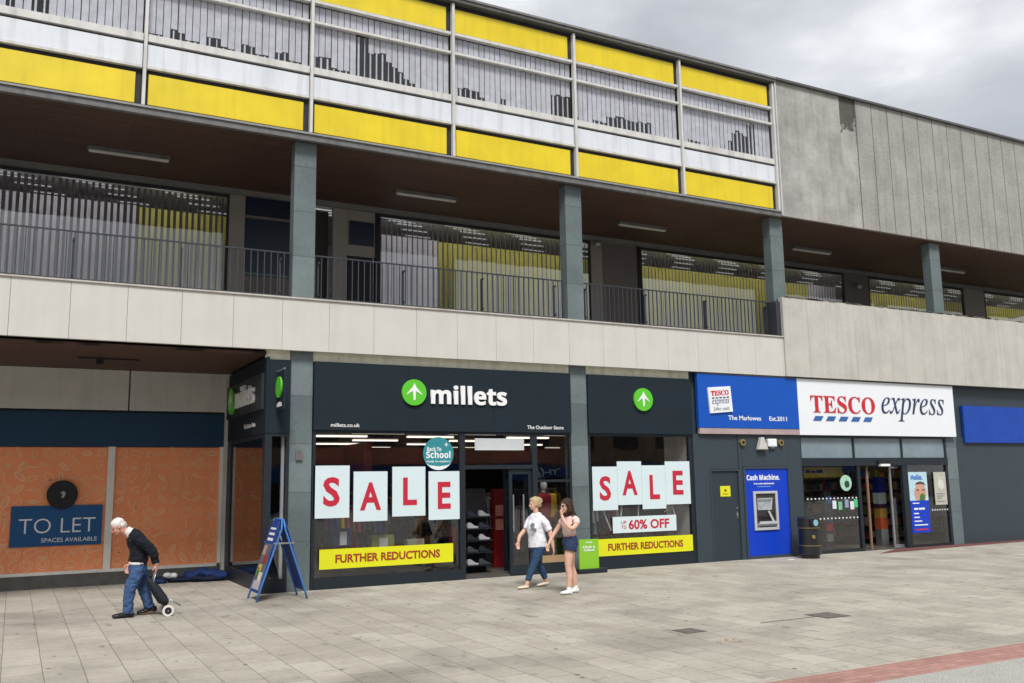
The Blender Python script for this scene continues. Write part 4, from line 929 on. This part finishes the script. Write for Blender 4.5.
bx(18.28, 18.52, .5, .6, .02, 1.5).obj('stand', GMATS[3], t)
for z, m_ in ((.25, SILV), (.5, RED), (.8, BLACK), (1.2, DASH)): bx(18.30, 18.50, .48, .499, z, z + .18).obj('leaflet', m_, t)

# litter bin
bn = thing('litter_bin', (16.62, -.62, 0), 'round black litter bin with thin gold bands beside the cash machine', 'bin')
bxx, by = 16.53, -.62
MB().tube([(bxx, by, .0), (bxx, by, .06), (bxx, by, .10), (bxx, by, .30), (bxx, by, .31), (bxx, by, .68)], [.21, .21, .255, .255, .24, .24], 32).obj('body', BINB, bn, smooth=False)
MB().tube([(bxx, by, .29), (bxx, by, .302)], .258, 32).tube([(bxx, by, .695), (bxx, by, .708)], .254, 32).obj('band', GOLD, bn)
MB().tube([(bxx, by, .71), (bxx, by, .92), (bxx, by, .95), (bxx, by, .965)], [.252, .252, .22, .05], 32).obj('hood', BINB, bn)
MB().box(bxx - .17, bxx + .09, by - .255, by - .18, .76, .88).obj('aperture', BLACK, bn)
MB().disc((bxx - .10, by - .232, .50), .045, 'Y', .03, 16).obj('emblem', GOLD, bn)
mb = MB().tube([(bxx - .03, by - .25, .82)] * 1 + [(bxx - .03, by - .262, .82)], .075, 18); mb.obj('sticker', mat('bin_sticker', (130, 180, 200), .5), bn)

# drain covers and litter
DRN = mat('cast_iron_cover', (112, 106, 100), .7, .2, 14, bump=.5)
for (x, y, w_, h, l) in ((9.74, -7.5, .46, .44, 'grey inspection cover in paving nearest the pink brick band, right one'), (7.42, -7.42, .32, .32, 'smaller grey inspection cover in paving, left of the other cover')):
    t = thing('inspection_cover', (x + w_ / 2, y + h / 2, 0), l, 'drain cover', 'inspection covers in the paving')
    bx(x, x + w_, y, y + h, -.01, .003).obj('frame_rim', mat('cover_rim', (92, 88, 84), .7), t)
    bx(x + .03, x + w_ - .03, y + .03, y + h - .03, -.01, .006).obj('lid', DRN, t)
bx(8.75, 9.72, -7.30, -7.27, -.01, .0035).obj('slot_drain', mat('drain_dark', (96, 92, 88), .8), label='narrow dark slot drain running left from the larger cover', cat='drain')
mb = MB(); mb.poly([(15.72, -.72, .002), (15.86, -.78, .004), (15.9, -.70, .006), (15.8, -.66, .004)], (0, 0, .008)); mb.obj('litter_paper', SGNW, label='scrap of white paper on paving in front of cash machine', cat='litter')
mb = MB(); rnd = random.Random(5)
for k in range(9):
    x = 7.46 + rnd.uniform(-.15, .15); y = -8.1 + rnd.uniform(-.12, .12); mb.poly([(x, y, .001), (x + .03, y + .01, .004), (x + .035, y + .03, .006), (x + .005, y + .025, .003)], (0, 0, .003))
mb.obj('leaf_litter', mat('dry_leaf', (170, 140, 90), .8), kind='stuff', label='few dry leaf scraps on the paving near the smaller cover', cat='leaves')

mb = MB(); rnd = random.Random(11)
for k in range(150):
    x = rnd.uniform(-1, 22); y = rnd.uniform(-9.8, -.3); r = rnd.uniform(.012, .03)
    mb.bm.faces.new([mb.bm.verts.new((x + r * rnd.uniform(.8, 1.2) * math.cos(a_), y + r * rnd.uniform(.8, 1.2) * math.sin(a_), .002)) for a_ in [2 * math.pi * j / 8 for j in range(8)]])
mb.obj('gum_spots', mat('old_gum', (112, 106, 96), .9), kind='stuff', label='dark trodden gum spots scattered over the pale paving', cat='gum')
# ------------------------------------------------------------------ A-board
AB = mat('aboard_blue', (66, 118, 186), .45, .05); ABP = mat('aboard_dark_blue', (24, 70, 150), .5, .06)
t = thing('pavement_board', (4.0, -.82, 0), 'blue folding A-board with picture panel standing by the first slate column', 'A-board')
Y0, Y1 = -1.13, -.50
def leaf(sgn, foot):
    top = Vector((4.02 + sgn * .03, 0, 1.30)); bot = Vector((foot, 0, 0.0))
    for y in (Y0, Y1): MB().tube([(bot.x, y, 0), (top.x * .12 + bot.x * .88, y, .16), (top.x - sgn * .0, y, 1.16), (4.02 + sgn * .015, y + (.06 if y == Y0 else -.06), 1.31)], .017, 8).obj('frame_leg', AB, t, smooth=True)
    def P_(f, y, off): q = bot.lerp(top, f); return Vector((q.x + off, y, q.z))
    mb = MB(); mb.poly([P_(.10, Y0 + .02, 0), P_(.10, Y1 - .02, 0), P_(.90, Y1 - .02, 0), P_(.99, Y1 - .12, 0), P_(1.01, (Y0 + Y1) / 2, 0), P_(.99, Y0 + .12, 0), P_(.90, Y0 + .02, 0)], (.012 * sgn, 0, 0)); mb.obj('panel', ABP, t)
    return P_
leaf(1, 4.44); P_ = leaf(-1, 3.60)
mb = MB(); mb.poly([P_(.13, Y0 + .04, -.014), P_(.13, Y1 - .04, -.014), P_(.70, Y1 - .04, -.014), P_(.70, Y0 + .04, -.014)], (-.003, 0, 0)); mb.obj('poster_sheet', mat('aboard_poster', (96, 104, 120), .5, .3, 6), t)
for f0, f1, y0, y1, c in ((.56, .68, .34, .52, (190, 150, 130)), (.46, .56, .1, .35, (150, 60, 50)), (.36, .44, .3, .5, (210, 190, 60)), (.24, .35, .12, .34, (220, 214, 200)), (.14, .24, .08, .52, (190, 180, 186)), (.30, .40, .38, .55, (90, 130, 60))):
    mb = MB(); mb.poly([P_(f0, Y0 + y0, -.019), P_(f0, Y0 + y1, -.019), P_(f1, Y0 + y1, -.019), P_(f1, Y0 + y0, -.019)], (-.003, 0, 0)); mb.obj('printed_picture', mat('print_%d' % int(f0 * 100), c, .6, .2, 20), t)
for f, h_ in ((.74, .035), (.81, .03), (.88, .025)):
    mb = MB(); mb.poly([P_(f, Y0 + .14, -.016), P_(f, Y1 - .14, -.016), P_(f + h_, Y1 - .14, -.016), P_(f + h_, Y0 + .14, -.016)], (-.003, 0, 0)); mb.obj('printed_heading', SGNW, t)
for y in (Y0, Y1): bx(3.86, 4.21, y - .008, y + .008, .915, .94).obj('stay_bar', SILV, t)
MB().tube([(4.02, Y0 + .05, 1.315), (4.02, Y1 - .05, 1.315)], .02, 10).obj('hinge', AB, t, smooth=True)

# ------------------------------------------------------------------ people
SKIN = mat('skin', (226, 178, 154), .55, .05, 20); SKIN2 = mat('skin_rosy', (222, 160, 140), .55, .06, 20)
DEN = mat('denim', (62, 90, 132), .85, .22, 7, speck=.5); DEN2 = mat('dark_denim', (44, 72, 104), .85, .15, 9, speck=.4); DEN3 = mat('navy_denim', (44, 58, 92), .85, .15, 14, speck=.5)
def fuse(o, vox=.008, sm=3, fac=.5, fold=0, fs=.07):
    r = o.modifiers.new('remesh', 'REMESH'); r.mode = 'VOXEL'; r.voxel_size = vox; r.use_smooth_shade = True
    s = o.modifiers.new('smooth', 'SMOOTH'); s.iterations = sm; s.factor = fac
    if fold:
        tx = bpy.data.textures.new('folds', 'CLOUDS'); tx.noise_scale = fs; tx.noise_depth = 1
        d = o.modifiers.new('folds', 'DISPLACE'); d.texture = tx; d.texture_coords = 'GLOBAL'; d.strength = fold; d.mid_level = .45
    dg = bpy.context.evaluated_depsgraph_get(); me = bpy.data.meshes.new_from_object(o.evaluated_get(dg), depsgraph=dg)
    old = o.data; o.modifiers.clear(); o.data = me; bpy.data.meshes.remove(old)
    me.polygons.foreach_set('use_smooth', [True] * len(me.polygons))
def limb(mb, pts, rad, n=14, ref=(0, 1, 0)):
    # smooth path with Catmull-Rom between the joints
    P = [Vector(p) for p in pts]; Rr = [r if isinstance(r, tuple) else (r, r) for r in rad]; out = []; rr = []
    for i in range(len(P) - 1):
        p0 = P[max(i - 1, 0)]; p1 = P[i]; p2 = P[i + 1]; p3 = P[min(i + 2, len(P) - 1)]
        for k in range(4):
            t = k / 4; out.append(.5 * ((2 * p1) + (p2 - p0) * t + (2 * p0 - 5 * p1 + 4 * p2 - p3) * t * t + (3 * p1 - p0 - 3 * p2 + p3) * t ** 3))
            rr.append((Rr[i][0] * (1 - t) + Rr[i + 1][0] * t, Rr[i][1] * (1 - t) + Rr[i + 1][1] * t))
    out.append(P[-1]); rr.append(Rr[-1]); mb.tube(out, rr, n, ref=ref)
def hand(mb, w0, d, palm_n, s=1.0, curl=.5, side=1):
    """palm from wrist w0 along d; fingers curl towards palm_n; thumb on side"""
    w0 = Vector(w0); d = Vector(d).normalized(); n = Vector(palm_n); n = (n - d * n.dot(d)).normalized(); l = d.cross(n) * side
    mb.tube([w0 - d * .01 * s, w0 + d * .04 * s, w0 + d * .085 * s], [(.016 * s, .026 * s), (.016 * s, .038 * s), (.013 * s, .040 * s)], 10, ref=n)
    for i, (off, ln) in enumerate(((-.030, .066), (-.010, .076), (.010, .072), (.029, .056))):
        p = w0 + d * .078 * s + l * off * s; a = d; pts = [p]
        for k in range(3):
            a = (a + n * curl * (.55 + .2 * k)).normalized(); p = p + a * ln / 3 * s; pts.append(p)
        mb.tube(pts, [.0092 * s, .0088 * s, .008 * s, .0065 * s], 8, ref=l)
    p = w0 + d * .02 * s - l * .028 * s; a = (d * .6 - l * .8 + n * .3).normalized()
    q = p + a * .036 * s; a2 = (d + n * curl * .8 - l * .2).normalized(); mb.tube([p, q, q + a2 * .026 * s, q + a2 * .046 * s], [.013 * s, .011 * s, .010 * s, .007 * s], 8, ref=n)
def head(mb, c, f, s=1.0, tilt=0.0):
    """head centred at c facing f (unit, in XZ plane allowed)"""
    f = Vector(f).normalized(); sd_ = Vector((0, 1, 0)) if abs(f.y) < .7 else Vector((1, 0, 0)); up = f.cross(sd_).normalized()
    if up.z < 0: up = -up
    sd_ = up.cross(f); c = Vector(c)
    rot = Matrix((f, sd_, up)).transposed()
    def L(x, y, z): return c + (f * x + sd_ * y + up * z) * s
    mb.ball(L(-.012, 0, .025), (.098 * s, .077 * s, .098 * s), 20, rot)          # skull
    mb.ball(L(.022, 0, -.035), (.068 * s, .060 * s, .082 * s), 18, rot)         # face
    mb.ball(L(.052, 0, -.088), (.030 * s, .032 * s, .026 * s), 12, rot)         # chin
    mb.tube([L(.082, 0, .012), L(.100, 0, -.018), L(.108, 0, -.034), L(.092, 0, -.040)], [.008 * s, .012 * s, .015 * s, .010 * s], 8)   # nose
    mb.ball(L(.083, 0, -.060), (.012 * s, .024 * s, .008 * s), 10, rot)         # lips
    mb.ball(L(.074, 0, .020), (.022 * s, .052 * s, .010 * s), 12, rot)          # brow
    for q in (-1, 1):
        mb.ball(L(-.010, q * .077, -.012), (.018 * s, .008 * s, .030 * s), 10, rot)     # ears
        mb.ball(L(.058, q * .036, -.030), (.024 * s, .020 * s, .022 * s), 10, rot)     # cheeks
    return L, rot
def eyes(parent, L, s, m_=None):
    mb = MB()
    for q in (-1, 1): mb.ball(L(.083, q * .031, .000), .0095 * s, 10)
    mb.obj('eyes', m_ or mat('eye_dark', (50, 42, 40), .3), parent, smooth=True)
def foot(mb, heel, toe, w_=.045, h=.07):
    heel = Vector(heel); toe = Vector(toe); u = toe - heel
    mb.tube([heel - u * .02, heel + u * .12, heel + u * .45, heel + u * .75, heel + u * .97, toe + u * .03],
            [(w_ * .55, h * .35), (w_ * .8, h * .5), (w_ * .85, h * .46), (w_ * 1.08, h * .36), (w_ * .85, h * .25), (w_ * .4, h * .15)], 14, ref=(0, 1, 0))

def strands(parent, hair, flow, n, ln, m_, seed, r=.0022):
    rnd = random.Random(seed); me = hair.data; og = ORG[hair]; mb = MB(); nv = len(me.vertices)
    for _ in range(n):
        v = me.vertices[rnd.randrange(nv)]; nr = v.normal.copy(); p = v.co + og + nr * .001; pts = [p]
        for k in range(4):
            d = flow(p); d = d - nr * d.dot(nr) * .8; d.normalize(); d += Vector((rnd.uniform(-.25, .25), rnd.uniform(-.25, .25), rnd.uniform(-.25, .25)))
            p = p + d * ln * rnd.uniform(.15, .3) + nr * .0015; pts.append(p)
        mb.tube(pts, [r, r, r * .8, r * .6, r * .3], 4, cap=False)
    return mb.obj('loose_strands', m_, hair)
# --- elderly man with shopping trolley; walks towards -X
MY = -1.70
man = thing('person', (1.70, MY, 0), 'white haired man in dark jumper and jeans stooping forward, pulling a shopping trolley', 'person')
bd = MB()
L, rot = head(bd, (1.400, MY, 1.315), (-1, .03, -.60), .96)
limb(bd, [(1.46, MY, 1.285), (1.55, MY, 1.21), (1.64, MY, 1.14)], [.055, .06, .08])
limb(bd, [(1.64, MY, 1.14), (1.69, MY, 1.0), (1.71, MY, .82), (1.70, MY, .72)], [(.16, .09), (.14, .10), (.125, .09), (.12, .085)], 18)
for sy, kn, an in ((-.085, (1.60, .42), (1.58, .09)), (.085, (1.80, .40), (1.90, .12))):
    limb(bd, [(1.70, MY + sy, .75), (kn[0], MY + sy, kn[1]), (an[0], MY + sy, an[1])], [.07, .05, .040])
limb(bd, [(1.64, MY - .17, 1.17), (1.86, MY - .22, .96), (1.93, MY - .18, .76)], [.055, .045, .032])
limb(bd, [(1.62, MY + .17, 1.17), (1.67, MY + .22, .95), (1.62, MY + .20, .76)], [.055, .045, .032])
hand(bd, (1.935, MY - .18, .745), (.12, .05, -1), (-.6, .3, 0), 1.05, .95, 1)
hand(bd, (1.615, MY + .20, .75), (-.3, 0, -1), (0, -1, 0), 1.05, .4, -1)
foot(bd, (1.62, MY - .085, .035), (1.40, MY - .09, .03)); foot(bd, (1.965, MY + .085, .065), (1.75, MY + .09, .03))
body = bd.obj('body', SKIN2, man); fuse(body, .0075, 3)
eyes(man, L, .96)
mb = MB(); mb.ball(L(-.032, 0, .050), (.094, .084, .082), 18, rot); mb.ball(L(-.060, 0, .0), (.062, .083, .075), 16, rot); mb.ball(L(-.02, 0, .075), (.09, .075, .055), 14, rot)
mb = MB(); mb.ball(L(-.020, 0, .046), (.094, .083, .082), 18, rot); mb.ball(L(-.060, 0, .0), (.060, .080, .068), 16, rot)
h_ = mb.obj('hair', mat('white_hair', (236, 232, 226), .8, .08, 40), man); fuse(h_, .007, 1, fold=.014, fs=.018); strands(man, h_, lambda p: Vector((.5, 0, -.8)), 170, .05, mat('white_hair_strand', (222, 218, 212), .7), 1)
jm = MB()
limb(jm, [(1.575, MY, 1.235), (1.64, MY, 1.16), (1.70, MY, 1.03), (1.715, MY, .90), (1.705, MY, .80), (1.70, MY, .775)], [(.085, .07), (.195, .115), (.185, .135), (.175, .135), (.172, .128), (.160, .12)], 22)
limb(jm, [(1.62, MY - .15, 1.18), (1.72, MY - .215, 1.10), (1.865, MY - .235, .955), (1.90, MY - .21, .87), (1.93, MY - .185, .775)], [.078, .074, .064, .058, .045])
limb(jm, [(1.60, MY + .15, 1.18), (1.63, MY + .21, 1.05), (1.67, MY + .225, .94), (1.63, MY + .205, .78)], [.078, .07, .062, .045])
j_ = jm.obj('jumper', mat('navy_jumper', (22, 26, 36), .95, .2, 12, bump=.5), man); fuse(j_, .009, 3, fold=.04, fs=.07)
cl = MB(); limb(cl, [(1.515, MY, 1.262), (1.55, MY, 1.235), (1.585, MY, 1.21)], [.066, .074, .085]); c_ = cl.obj('collar', mat('shirt_white', (230, 228, 224), .8), man); fuse(c_, .009, 1)
cl = MB(); limb(cl, [(1.925, MY - .186, .79), (1.935, MY - .182, .755)], [.046, .045]); limb(cl, [(1.70, MY, .79), (1.70, MY, .755)], [(.168, .126), (.166, .126)], 20); c_ = cl.obj('shirt_hem', mat('shirt_white', (230, 228, 224), .8), man); fuse(c_, .009, 1)
jn = MB()
limb(jn, [(1.70, MY, .78), (1.705, MY, .68), (1.70, MY, .60)], [(.158, .118), (.168, .132), (.150, .12)], 20)
limb(jn, [(1.69, MY - .075, .68), (1.655, MY - .09, .55), (1.60, MY - .09, .41), (1.585, MY - .09, .22), (1.585, MY - .09, .06)], [.105, .096, .082, .074, .070])
limb(jn, [(1.73, MY + .075, .68), (1.775, MY + .09, .55), (1.80, MY + .09, .41), (1.855, MY + .09, .25), (1.905, MY + .09, .10)], [.105, .096, .082, .074, .070])
j_ = jn.obj('jeans', DEN, man); fuse(j_, .009, 3, fold=.035, fs=.06)
mb = MB().tube([(1.575, MY - .02, .765), (1.83, MY - .02, .755)], .004, 6)
SHOE = mat('black_shoe', (30, 30, 32), .4, .1)
sh = MB(); foot(sh, (1.66, MY - .09, .045), (1.375, MY - .10, .035), .056, .092); s_ = sh.obj('shoe', SHOE, man); fuse(s_, .007, 1)
sh = MB(); foot(sh, (2.0, MY + .09, .085), (1.735, MY + .095, .035), .056, .092); s_ = sh.obj('shoe', SHOE, man); fuse(s_, .007, 1)
# trolley
tr = thing('shopping_trolley', (2.08, MY - .05, 0), 'black two wheeled shopping trolley tilted behind the stooping man', 'shopping trolley')
TY = MY - .13
ax = Vector((2.10, 0, .095)); tp = Vector((1.955, 0, .665)); dr_ = (tp - ax).normalized()
for dy in (-.09, .09): MB().tube([(2.13, TY + dy, .10), (1.90, TY + dy, .50), (1.945, TY + dy * .6, .66)], .009, 8).obj('frame_tube', SILV, tr, smooth=True)
MB().tube([(1.945, TY - .06, .665), (1.945, TY + .06, .665)], .014, 10).obj('handle', BLACK, tr, smooth=True)
bg_ = MB(); bg_.tube([(2.11, TY, .17), (2.05, TY, .23), (1.95, TY, .38), (1.86, TY, .51), (1.83, TY, .55)], [(.11, .045), (.13, .078), (.13, .072), (.12, .050), (.10, .020)], 18, ref=(0, 1, 0)).obj('bag', mat('trolley_bag', (34, 38, 48), .7, .2, 10, bump=.4), tr, smooth=True, bevel=0)
for dy, nm in ((-.15, 1), (.15, 2)):
    wx = 2.115
    ty = MB().tube([(wx, TY + dy - .014, .080), (wx, TY + dy + .014, .080)], [.080, .080], 28).obj('wheel', mat('wheel_white', (225, 222, 214), .5), tr)
    MB().tube([(wx, TY + dy - .018, .080), (wx, TY + dy + .018, .080)], .050, 24).obj('hub', BLACK, ty)
    MB().tube([(wx, TY + dy - .021, .080), (wx, TY + dy + .021, .080)], .012, 10).obj('axle_cap', SILV, ty)
MB().tube([(2.115, TY - .15, .080), (2.115, TY + .15, .080)], .008, 8).obj('axle', SILV, tr)
MB().tube([(2.12, TY - .07, .25), (2.30, TY - .07, .13)], .009, 8).tube([(2.12, TY + .07, .25), (2.30, TY + .07, .13)], .009, 8).tube([(2.30, TY - .07, .13), (2.30, TY + .07, .13)], .009, 8).obj('rest_bar', SILV, tr, smooth=True)

# --- woman in white t-shirt; walks towards -X
WY = -2.0
wm = thing('person', (8.33, WY, 0), 'blonde woman in white t-shirt and cropped jeans walking beside younger woman', 'person')
bd = MB(); hc = (8.355, WY, 1.475)
L, rot = head(bd, hc, (-1, .06, -.06), .93)
limb(bd, [(8.375, WY, 1.40), (8.385, WY, 1.33), (8.40, WY, 1.27)], [.047, .05, .07])
limb(bd, [(8.40, WY, 1.28), (8.40, WY, 1.1), (8.41, WY, .92), (8.42, WY, .80)], [(.14, .08), (.13, .10), (.12, .09), (.12, .09)], 18)
limb(bd, [(8.43, WY - .145, 1.22), (8.53, WY - .20, 1.04), (8.56, WY - .24, .87), (8.585, WY - .25, .70)], [.034, .044, .040, .027])
limb(bd, [(8.37, WY + .145, 1.22), (8.28, WY + .20, 1.03), (8.16, WY + .21, .90), (8.12, WY + .19, .80)], [.034, .042, .036, .024])
hand(bd, (8.586, WY - .25, .70), (.15, .0, -1), (-1, .3, 0), .95, .45, 1); hand(bd, (8.12, WY + .19, .80), (-.15, 0, -1), (0, -1, 0), .95, .5, -1)
limb(bd, [(8.40, WY - .08, .78), (8.27, WY - .083, .42), (8.19, WY - .08, .24), (8.125, WY - .08, .06)], [.06, .042, .040, .034])
limb(bd, [(8.42, WY + .08, .78), (8.47, WY + .083, .42), (8.55, WY + .08, .25), (8.615, WY + .08, .09)], [.06, .042, .040, .034])
foot(bd, (8.14, WY - .08, .035), (7.955, WY - .085, .03), .04, .06); foot(bd, (8.64, WY + .08, .05), (8.45, WY + .085, .025), .04, .06)
body = bd.obj('body', SKIN, wm); fuse(body, .007, 3); eyes(wm, L, .93)
mb = MB(); mb.ball(L(-.028, 0, .048), (.096, .082, .080), 18, rot); mb.ball(L(-.06, 0, .0), (.055, .078, .07), 16, rot); mb.ball(L(.03, 0, .085), (.05, .06, .03), 12, rot)
mb.ball(L(-.125, 0, .055), (.048, .048, .048), 14, rot); mb.ball(L(-.10, .02, .085), (.04, .04, .035), 12, rot)
for q in (-1, 1): mb.ball(L(.0, q * .075, .0), (.018, .012, .04), 10, rot)
h_ = mb.obj('hair', mat('blonde_hair', (206, 184, 142), .7, .35, 40, bump=.5), wm); fuse(h_, .007, 1, fold=.020, fs=.018); BUN = L(-.125, 0, .055); strands(wm, h_, lambda p: (BUN - p) + Vector((.02, 0, .01)), 240, .07, mat('blonde_strand', (222, 204, 166), .6), 2)
ts_ = MB()
limb(ts_, [(8.385, WY, 1.315), (8.39, WY, 1.27), (8.385, WY, 1.15), (8.37, WY, 1.05), (8.39, WY, .92), (8.41, WY, .78), (8.415, WY, .715)], [(.080, .065), (.150, .085), (.165, .125), (.165, .155), (.165, .150), (.178, .165), (.180, .170)], 24)
limb(ts_, [(8.41, WY - .13, 1.245), (8.47, WY - .175, 1.15), (8.535, WY - .205, 1.01)], [.055, .064, .066]); limb(ts_, [(8.37, WY + .13, 1.245), (8.33, WY + .17, 1.15), (8.28, WY + .19, 1.03)], [.055, .062, .062])
c_ = ts_.obj('t_shirt', mat('tshirt_white', (236, 236, 242), .9, .05, 7, bump=.3), wm); fuse(c_, .009, 3, fold=.028, fs=.10)
sub = MB(); sub.disc((8.24, WY - .125, 1.10), .045, 'Y', .012, 12); sub.box(8.22, 8.30, WY - .158, WY - .145, 1.0, 1.05)
sub.obj('shirt_print', mat('print_grey', (120, 132, 140), .8, .3, 30), wm)
jn = MB()
limb(jn, [(8.415, WY, .80), (8.42, WY, .70), (8.42, WY, .64)], [(.16, .135), (.17, .15), (.15, .13)], 20)
limb(jn, [(8.40, WY - .08, .70), (8.34, WY - .085, .56), (8.275, WY - .085, .41), (8.20, WY - .08, .26), (8.145, WY - .08, .14)], [.105, .092, .070, .062, .050])
limb(jn, [(8.43, WY + .08, .70), (8.45, WY + .085, .56), (8.47, WY + .085, .41), (8.54, WY + .08, .27), (8.60, WY + .08, .145)], [.105, .092, .070, .062, .050])
c_ = jn.obj('jeans', DEN2, wm); fuse(c_, .008, 3, fold=.02, fs=.05)
PUMP = mat('cream_pump', (232, 212, 190), .5)
for hl, te in (((8.155, WY - .08, .035), (7.94, WY - .085, .028)), ((8.66, WY + .08, .055), (8.43, WY + .085, .026))):
    sh = MB(); foot(sh, hl, te, .047, .062); s_ = sh.obj('shoe', PUMP, wm); fuse(s_, .006, 1)

# --- younger woman in crop top and shorts
GY = -3.15
gl = thing('person', (8.40, GY, 0), 'dark haired young woman in pink crop top and denim shorts, hand at mouth', 'person')
bd = MB(); L, rot = head(bd, (8.325, GY, 1.462), (-1, -.05, -.02), .93)
limb(bd, [(8.35, GY, 1.39), (8.375, GY, 1.32), (8.39, GY, 1.26)], [.042, .045, .065])
limb(bd, [(8.39, GY, 1.27), (8.385, GY, 1.12), (8.375, GY, 1.0), (8.385, GY, .86)], [(.125, .065), (.125, .09), (.113, .088), (.14, .11)], 18)
limb(bd, [(8.41, GY - .135, 1.235), (8.41, GY - .19, 1.165), (8.30, GY - .20, 1.09), (8.22, GY - .14, 1.19), (8.195, GY - .07, 1.305)], [.034, .044, .036, .033, .023])
hand(bd, (8.195, GY - .065, 1.305), (-.05, .2, 1), (1, .1, 0), .9, .75, 1)
limb(bd, [(8.36, GY + .15, 1.25), (8.27, GY + .20, 1.08), (8.18, GY + .22, .95), (8.09, GY + .21, .82)], [.045, .04, .034, .023])
hand(bd, (8.09, GY + .21, .82), (-.3, 0, -1), (0, -1, 0), .9, .5, -1)
limb(bd, [(8.36, GY - .08, .84), (8.31, GY - .08, .62), (8.295, GY - .08, .45), (8.315, GY - .08, .30), (8.295, GY - .08, .08)], [.098, .080, .055, .055, .033])
limb(bd, [(8.41, GY + .08, .84), (8.44, GY + .08, .62), (8.455, GY + .08, .44), (8.50, GY + .08, .30), (8.52, GY + .08, .08)], [.098, .080, .055, .055, .033])
foot(bd, (8.33, GY - .08, .035), (8.16, GY - .085, .03), .04, .06); foot(bd, (8.55, GY + .08, .035), (8.38, GY + .085, .03), .04, .06)
body = bd.obj('body', SKIN, gl); fuse(body, .007, 3); eyes(gl, L, .93)
mb = MB(); mb.ball(L(-.025, 0, .045), (.100, .086, .086), 18, rot); mb.ball(L(-.07, 0, -.01), (.062, .085, .08), 16, rot)
limb(mb, [L(-.07, 0, .0), L(-.10, 0, -.10), (8.465, GY, 1.26), (8.485, GY, 1.15)], [(.08, .06), (.09, .055), (.09, .045), (.045, .02)], 16)
limb(mb, [L(-.01, -.072, .02), L(-.02, -.085, -.10), (8.395, GY - .11, 1.24), (8.355, GY - .135, 1.13)], [.03, .036, .036, .014], 12)
limb(mb, [L(-.01, .072, .02), L(-.02, .085, -.10), (8.36, GY + .10, 1.24), (8.33, GY + .11, 1.17)], [.03, .035, .035, .015], 12)
h_ = mb.obj('hair', mat('dark_brown_hair', (66, 42, 36), .5, .25, 30, bump=.5), gl); fuse(h_, .007, 1, fold=.024, fs=.02); strands(gl, h_, lambda p: Vector((.12, 0, -1)), 320, .12, mat('dark_strand', (82, 52, 42), .5), 3)
gs = MB()
for q in (-1, 1): gs.ball(L(.092, q * .032, .0), (.006, .024, .018), 12, rot)
gs.tube([L(.09, -.05, .0), L(.0, -.082, .005)], .003, 6); gs.tube([L(.09, .05, .0), L(.0, .082, .005)], .003, 6); gs.obj('glasses', BLACK, gl, smooth=True)
tp_ = MB()
limb(tp_, [(8.38, GY, 1.295), (8.39, GY, 1.25), (8.38, GY, 1.14), (8.375, GY, 1.05), (8.38, GY, .985)], [(.08, .055), (.145, .08), (.148, .120), (.135, .105), (.130, .100)], 22)
limb(tp_, [(8.40, GY - .12, 1.26), (8.43, GY - .165, 1.22), (8.40, GY - .195, 1.165)], [.050, .052, .052]); limb(tp_, [(8.37, GY + .12, 1.25), (8.34, GY + .155, 1.20), (8.31, GY + .17, 1.16)], [.050, .052, .052])
c_ = tp_.obj('crop_top', mat('crop_pink', (238, 208, 200), .85, .05, 9), gl); fuse(c_, .008, 2, fold=.02, fs=.05)
st = MB()
limb(st, [(8.385, GY, .955), (8.39, GY, .86), (8.39, GY, .80)], [(.132, .108), (.155, .132), (.155, .128)], 22)
limb(st, [(8.37, GY - .085, .86), (8.345, GY - .09, .78), (8.33, GY - .092, .715)], [.105, .110, .114]); limb(st, [(8.41, GY + .085, .86), (8.43, GY + .09, .76), (8.44, GY + .092, .69)], [.105, .110, .114])
c_ = st.obj('shorts', DEN3, gl); fuse(c_, .008, 2, fold=.02, fs=.05)
TR = mat('white_trainer', (240, 240, 240), .5)
for hl, te, an in (((8.355, GY - .08, .045), (8.135, GY - .085, .035), (8.30, GY - .08)), ((8.58, GY + .08, .045), (8.36, GY + .085, .035), (8.525, GY + .08))):
    sh = MB(); foot(sh, hl, te, .052, .082); sh.tube([(an[0], an[1], .04), (an[0], an[1], .12)], [.046, .043], 12); s_ = sh.obj('shoe', TR, gl); fuse(s_, .006, 1)

# ------------------------------------------------------------------ far side of the square (seen only in reflections and from other viewpoints)
ob = thing('opposite_building', (20, -44, 0), 'brown brick row of shops on the far side of the square', 'building')
OBW = brickmat('brown_brick', (170, 140, 120), (150, 122, 104), (150, 140, 130), .24, .08, .01, wall=True)
bx(-30, 75, -50, -44, 0, 10.5).obj('wall', OBW, ob); bx(-30, 75, -50.4, -43.7, 10.5, 10.8).obj('roof', DARK, ob)
bx(-30, 75, -44.0, -43.9, 0, 2.0).obj('shop_glazing', BLACK, ob)
bx(-30, 75, -43.95, -43.7, 2.02, 3.1).obj('fascia', mat('opposite_fascia', (26, 80, 150), .5), ob)
for k in range(25):
    x = -28 + k * 4.1
    for z in (4.2, 7.2): wn_ = bx(x, x + 2.2, -43.999, -43.93, z, z + 1.6).obj('window', GAP, ob)
RM = Matrix.Translation((0, -87.39, 0)) @ Matrix.Rotation(math.pi, 4, 'Z')
text('THE', -36.6, -34.0, 2.25, 2.85, -43.695, .02, .02, None, RM).obj('lettering', SGNW, ob)
